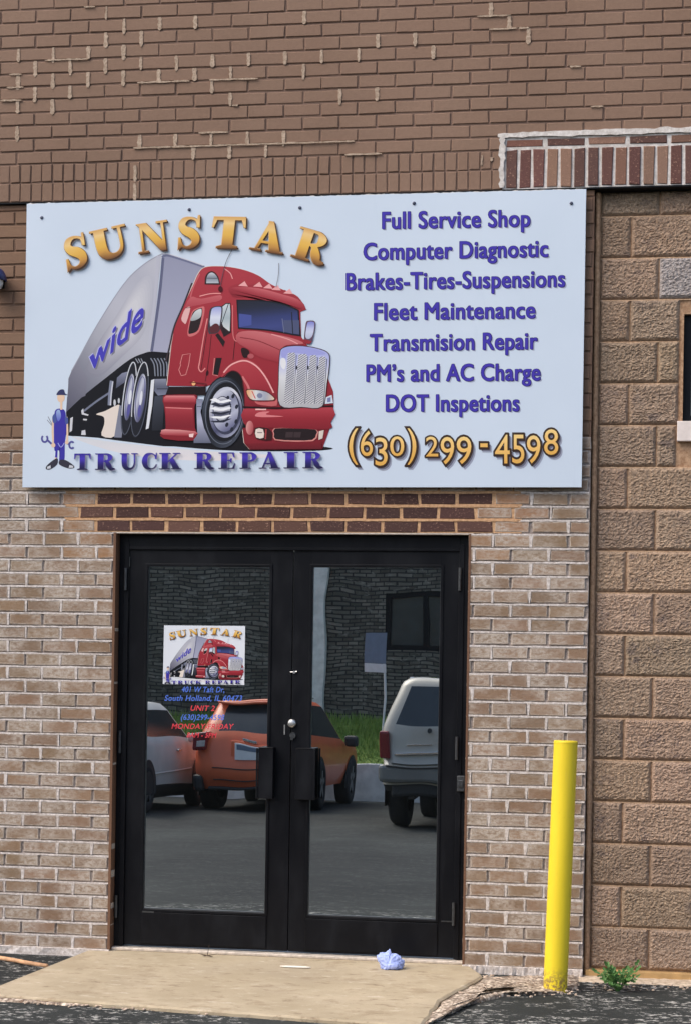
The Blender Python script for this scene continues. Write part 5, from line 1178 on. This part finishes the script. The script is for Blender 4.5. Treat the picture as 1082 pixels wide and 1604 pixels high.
def car(name, label, loc, paint, levels, wheels, tyre_r, trimz, belt, roofl, track, back_glass=True, extra=None):
    t = thing(name, label, 'car', loc)
    T = lambda p: (loc[0]-p[0], loc[1]-p[1], loc[2]+p[2]-.038*p[1])       # nose points away from the shop
    rings = []; keys = None
    for (z_, hw, yf, yr, rc) in levels:
        o_, keys = outline(hw, yf, yr, rc); rings.append([T((x_, y_, z_)) for x_, y_ in o_])
    n = len(keys); parts = {}
    for i in range(len(rings)-1):
        zc = (levels[i][0]+levels[i+1][0])/2
        for j in range(n):
            k = (j+1) % n; kk = keys[j]
            part = 'body'
            if zc < trimz: part = 'lower_trim'
            if belt <= i < roofl:
                if kk == 'B' and back_glass: part = 'rear_window'
                elif kk == 'F': part = 'windscreen'
                elif kk in 'RL' and (j % 100) not in extra.get('pillars', ()) : part = 'side_window'
            parts.setdefault(part, MB()).face([rings[i][j], rings[i][k], rings[i+1][k], rings[i+1][j]])
    parts['body'].face(rings[-1]); parts.setdefault('lower_trim', MB()).face(rings[0][::-1])
    mm = {'body': paint, 'lower_trim': M['trim'], 'rear_window': M['carglass'], 'windscreen': M['carglass'], 'side_window': M['carglass']}
    for k, v in parts.items(): v.build(k, mm[k], t, smooth=True)
    for (wx, wy) in wheels:
        for s_ in (-1, 1):
            q = MB(); prof = [(.55, -.10), (.62, -.115), (.93, -.11), (1, -.085), (1, .085), (.93, .11), (.62, .115), (.55, .10)]
            cx, cy, cz = s_*wx, wy, tyre_r
            rows = [[T((cx+o_, cy+r_*tyre_r*math.cos(2*math.pi*i/28), cz+r_*tyre_r*math.sin(2*math.pi*i/28))) for i in range(28)] for r_, o_ in prof]
            q.grid(rows, close=True); wh = q.build('wheel', M['rubber'], t, smooth=True)
            q = MB(); rr = tyre_r*.6
            q.face([T((cx+s_*.07, cy+rr*math.cos(2*math.pi*i/24), cz+rr*math.sin(2*math.pi*i/24))) for i in range(24)], 1)
            for k in range(5):
                a = 2*math.pi*k/5+.3; ca, sa = math.cos(a), math.sin(a); h_ = .045
                q.face([T((cx+s_*.105, cy+u*ca-v*sa, cz+u*sa+v*ca)) for u, v in ((.03, -h_), (rr, -h_*.9), (rr, h_*.9), (.03, h_))], 0)
            q.build('rim', [M['rim'], M['trim']], wh)
            # dark wheel housing and arch lip
            q = MB(); ra = tyre_r*1.16; xo = s_*(track+.012)
            q.face([T((xo, cy+ra*math.cos(math.pi*i/20), max(.2, cz+ra*math.sin(math.pi*i/20)))) for i in range(21)]+[T((xo, cy-ra, .24)), T((xo, cy+ra, .24))], 0)
            q.build('wheel_arch', M['trim'], t)
    return t, T
def box_on(T, t, name, mat, x0, x1, y0, y1, z0, z1, bev=.01):
    q = MB(); a, b_ = T((x0, y0, z0)), T((x1, y1, z1))
    q.box(min(a[0], b_[0]), max(a[0], b_[0]), min(a[1], b_[1]), max(a[1], b_[1]), min(a[2], b_[2]), max(a[2], b_[2])); return q.build(name, mat, t, bevel=bev)

# orange hatchback: rear face towards the shop
OD1 = 15.6; ox0, ox1 = V(299, 1210, OD1).x, V(476, 1210, OD1).x; ohw = (ox1-ox0)/2
oz = gz(OD1+2.15)
LV = [(.30, ohw*.93, 2.05, -2.08, .25), (.40, ohw*.98, 2.15, -2.15, .3), (.52, ohw, 2.2, -2.20, .32), (.66, ohw, 2.2, -2.19, .32), (.78, ohw, 2.1, -2.14, .3), (.92, ohw*.995, 1.95, -2.12, .3), (.99, ohw*.97, 1.2, -2.08, .3),
      (1.04, ohw*.95, .95, -2.04, .26), (1.18, ohw*.90, .62, -1.93, .24), (1.34, ohw*.84, .28, -1.78, .22), (1.42, ohw*.80, .1, -1.70, .22), (1.47, ohw*.74, -.1, -1.72, .22), (1.50, ohw*.60, -.3, -1.6, .2)]
oc, T = car('orange_car', 'orange hatchback car parked with its rear towards the glass doors', ((ox0+ox1)/2, -OD1-2.15, oz), M['orange'], LV, [(ohw-.07, 1.35), (ohw-.07, -1.32)], .355, .33, 7, 10, ohw, True, {'pillars': (0, 4, 5)})
for s_ in (-1, 1):
    box_on(T, oc, 'tail_light', M['redlens'], s_*ohw*.72, s_*ohw*.985, -2.19, -2.0, .82, 1.06, .03); box_on(T, oc, 'lamp_lens', M['clearlens'], s_*ohw*.74, s_*ohw*.90, -2.197, -2.185, .87, .95, .01)
    box_on(T, oc, 'door_mirror', M['trim'], s_*(ohw+.02), s_*(ohw+.20), .62, .78, .93, 1.10, .04)
    box_on(T, oc, 'roof_rail', M['trim'], s_*ohw*.62-.02, s_*ohw*.62+.02, -1.5, -.1, 1.50, 1.54, .01)
    box_on(T, oc, 'mud_panel', M['trim'], s_*ohw*.80, s_*ohw*1.0, -2.17, -1.7, .26, .50, .05)
box_on(T, oc, 'bumper', M['trim'], -ohw*.7, ohw*.7, -2.17, -2.0, .29, .345, .02)
box_on(T, oc, 'spoiler', M['orange'], -ohw*.72, ohw*.72, -1.84, -1.5, 1.425, 1.475, .02)
box_on(T, oc, 'plate_recess', M['orange'], -.26, .26, -2.150, -2.1, .69, .915, .01)
pl_ = box_on(T, oc, 'number_plate', M['plate'], -.20, .20, -2.185, -2.136, .72, .89, .004); box_on(T, pl_, 'plate_band', M['bluesign'], -.175, .175, -2.188, -2.1855, .825, .875, .001)
box_on(T, oc, 'badge_bar', M['chrome'], -.09, .09, -2.15, -2.12, .925, .955, .005)
box_on(T, oc, 'tailgate_seam', M['trim'], -ohw*.62, ohw*.62, -2.206, -2.17, .595, .61, .002)
box_on(T, oc, 'rear_step', M['trim'], -ohw*.6, ohw*.6, -2.208, -2.17, .43, .445, .002)

# beige SUV
SD1 = 12.0; sx_ = V(590, 1230, SD1).x; shw = .86; sz_ = gz(SD1+2.3)
LV = [(.42, shw*.95, 2.2, -2.22, .12), (.48, shw*.98, 2.3, -2.30, .16), (.70, shw, 2.32, -2.32, .18), (.72, shw*.975, 2.3, -2.24, .15), (.98, shw*.99, 2.2, -2.22, .15), (1.10, shw*.985, 2.1, -2.20, .15), (1.16, shw*.97, 1.1, -2.19, .15),
      (1.20, shw*.955, .95, -2.18, .14), (1.40, shw*.88, .6, -2.10, .14), (1.62, shw*.80, .3, -2.00, .14), (1.68, shw*.77, .2, -1.96, .14), (1.73, shw*.70, 0, -1.86, .14)]
su, T = car('beige_suv', 'beige sport utility vehicle parked rear first beside the grass', (sx_+shw, -SD1-2.3, sz_), M['beigepaint'], LV, [(shw-.12, 1.4), (shw-.12, -1.40)], .385, .46, 7, 9, shw, True, {'pillars': (0, 3, 6)})
for s_ in (-1, 1):
    box_on(T, su, 'tail_light', M['redlens'], s_*shw*.86, s_*shw*.992, -2.262, -2.05, .80, 1.13, .02)
    box_on(T, su, 'roof_rail', M['chrome'], s_*shw*.68-.025, s_*shw*.68+.025, -1.75, 0, 1.74, 1.79, .015); box_on(T, su, 'exhaust', M['trim'], s_*.5-.04, s_*.5+.04, -2.25, -2.0, .33, .40, .01)
box_on(T, su, 'bumper', M['bumpergrey'], -shw*.99, shw*.99, -2.40, -2.1, .50, .72, .04)
box_on(T, su, 'bumper_pad', M['trim'], -shw*.9, shw*.9, -2.42, -2.2, .69, .715, .004)
box_on(T, su, 'lower_valance', M['trim'], -shw*.85, shw*.85, -2.3, -2.0, .36, .50, .03)
box_on(T, su, 'moulding', M['chrome'], -shw*.8, shw*.8, -2.262, -2.2, .86, .895, .006)
box_on(T, su, 'tailgate_seam', M['trim'], -shw*.85, shw*.85, -2.262, -2.2, .735, .745, .002)
q = MB(); q.tube([T((.15, -2.24, 1.19)), T((-.1, -2.23, 1.2)), T((-.5, -2.20, 1.23))], .012, 6); q.tube([T((.3, -2.22, 1.15)), T((.3, -2.28, 1.15))], .03, 8); q.build('wiper', M['trim'], su)
box_on(T, su, 'badge_strip', M['chrome'], shw*.30, shw*.68, -2.240, -2.2, .98, .99, .001)
box_on(T, su, 'tow_hitch', M['trim'], -.05, .05, -2.5, -2.2, .40, .48, .01)

# silver white saloon at the left
WD1 = 13.4; wxr = V(196, 1180, WD1).x; whw = .78; wz_ = gz(WD1+2.2)
LV = [(.18, whw*.93, 2.1, -2.15, .3), (.32, whw*.98, 2.2, -2.22, .35), (.55, whw, 2.25, -2.25, .38), (.72, whw, 2.2, -2.22, .36), (.86, whw*.99, 2.05, -2.2, .34), (.94, whw*.97, 1.75, -2.15, .32),
      (.99, whw*.93, 1.25, -1.75, .28), (1.15, whw*.87, .85, -1.40, .24), (1.33, whw*.78, .4, -1.0, .22), (1.40, whw*.70, .2, -.8, .2), (1.43, whw*.58, 0, -.6, .18)]
wc, T = car('silver_car', 'silver white saloon car parked left of the orange car', (wxr-whw, -WD1-2.2, wz_), M['whitepaint'], LV, [(whw-.10, 1.4), (whw-.10, -1.35)], .32, .31, 6, 8, whw, True, {'pillars': (0, 4, 7)})
for s_ in (-1, 1):
    box_on(T, wc, 'tail_light', M['redlens'], s_*whw*.6, s_*whw*.98, -2.23, -2.0, .72, .86, .03)
    box_on(T, wc, 'door_handle', M['chrome'], s_*(whw-.01), s_*(whw+.03), .05, .25, .80, .83, .008); box_on(T, wc, 'door_moulding', M['whitepaint'], s_*(whw-.01), s_*(whw+.018), -1.0, 1.0, .48, .54, .01)
    box_on(T, wc, 'door_mirror', M['whitepaint'], s_*(whw), s_*(whw+.16), .75, .9, .93, 1.05, .03)
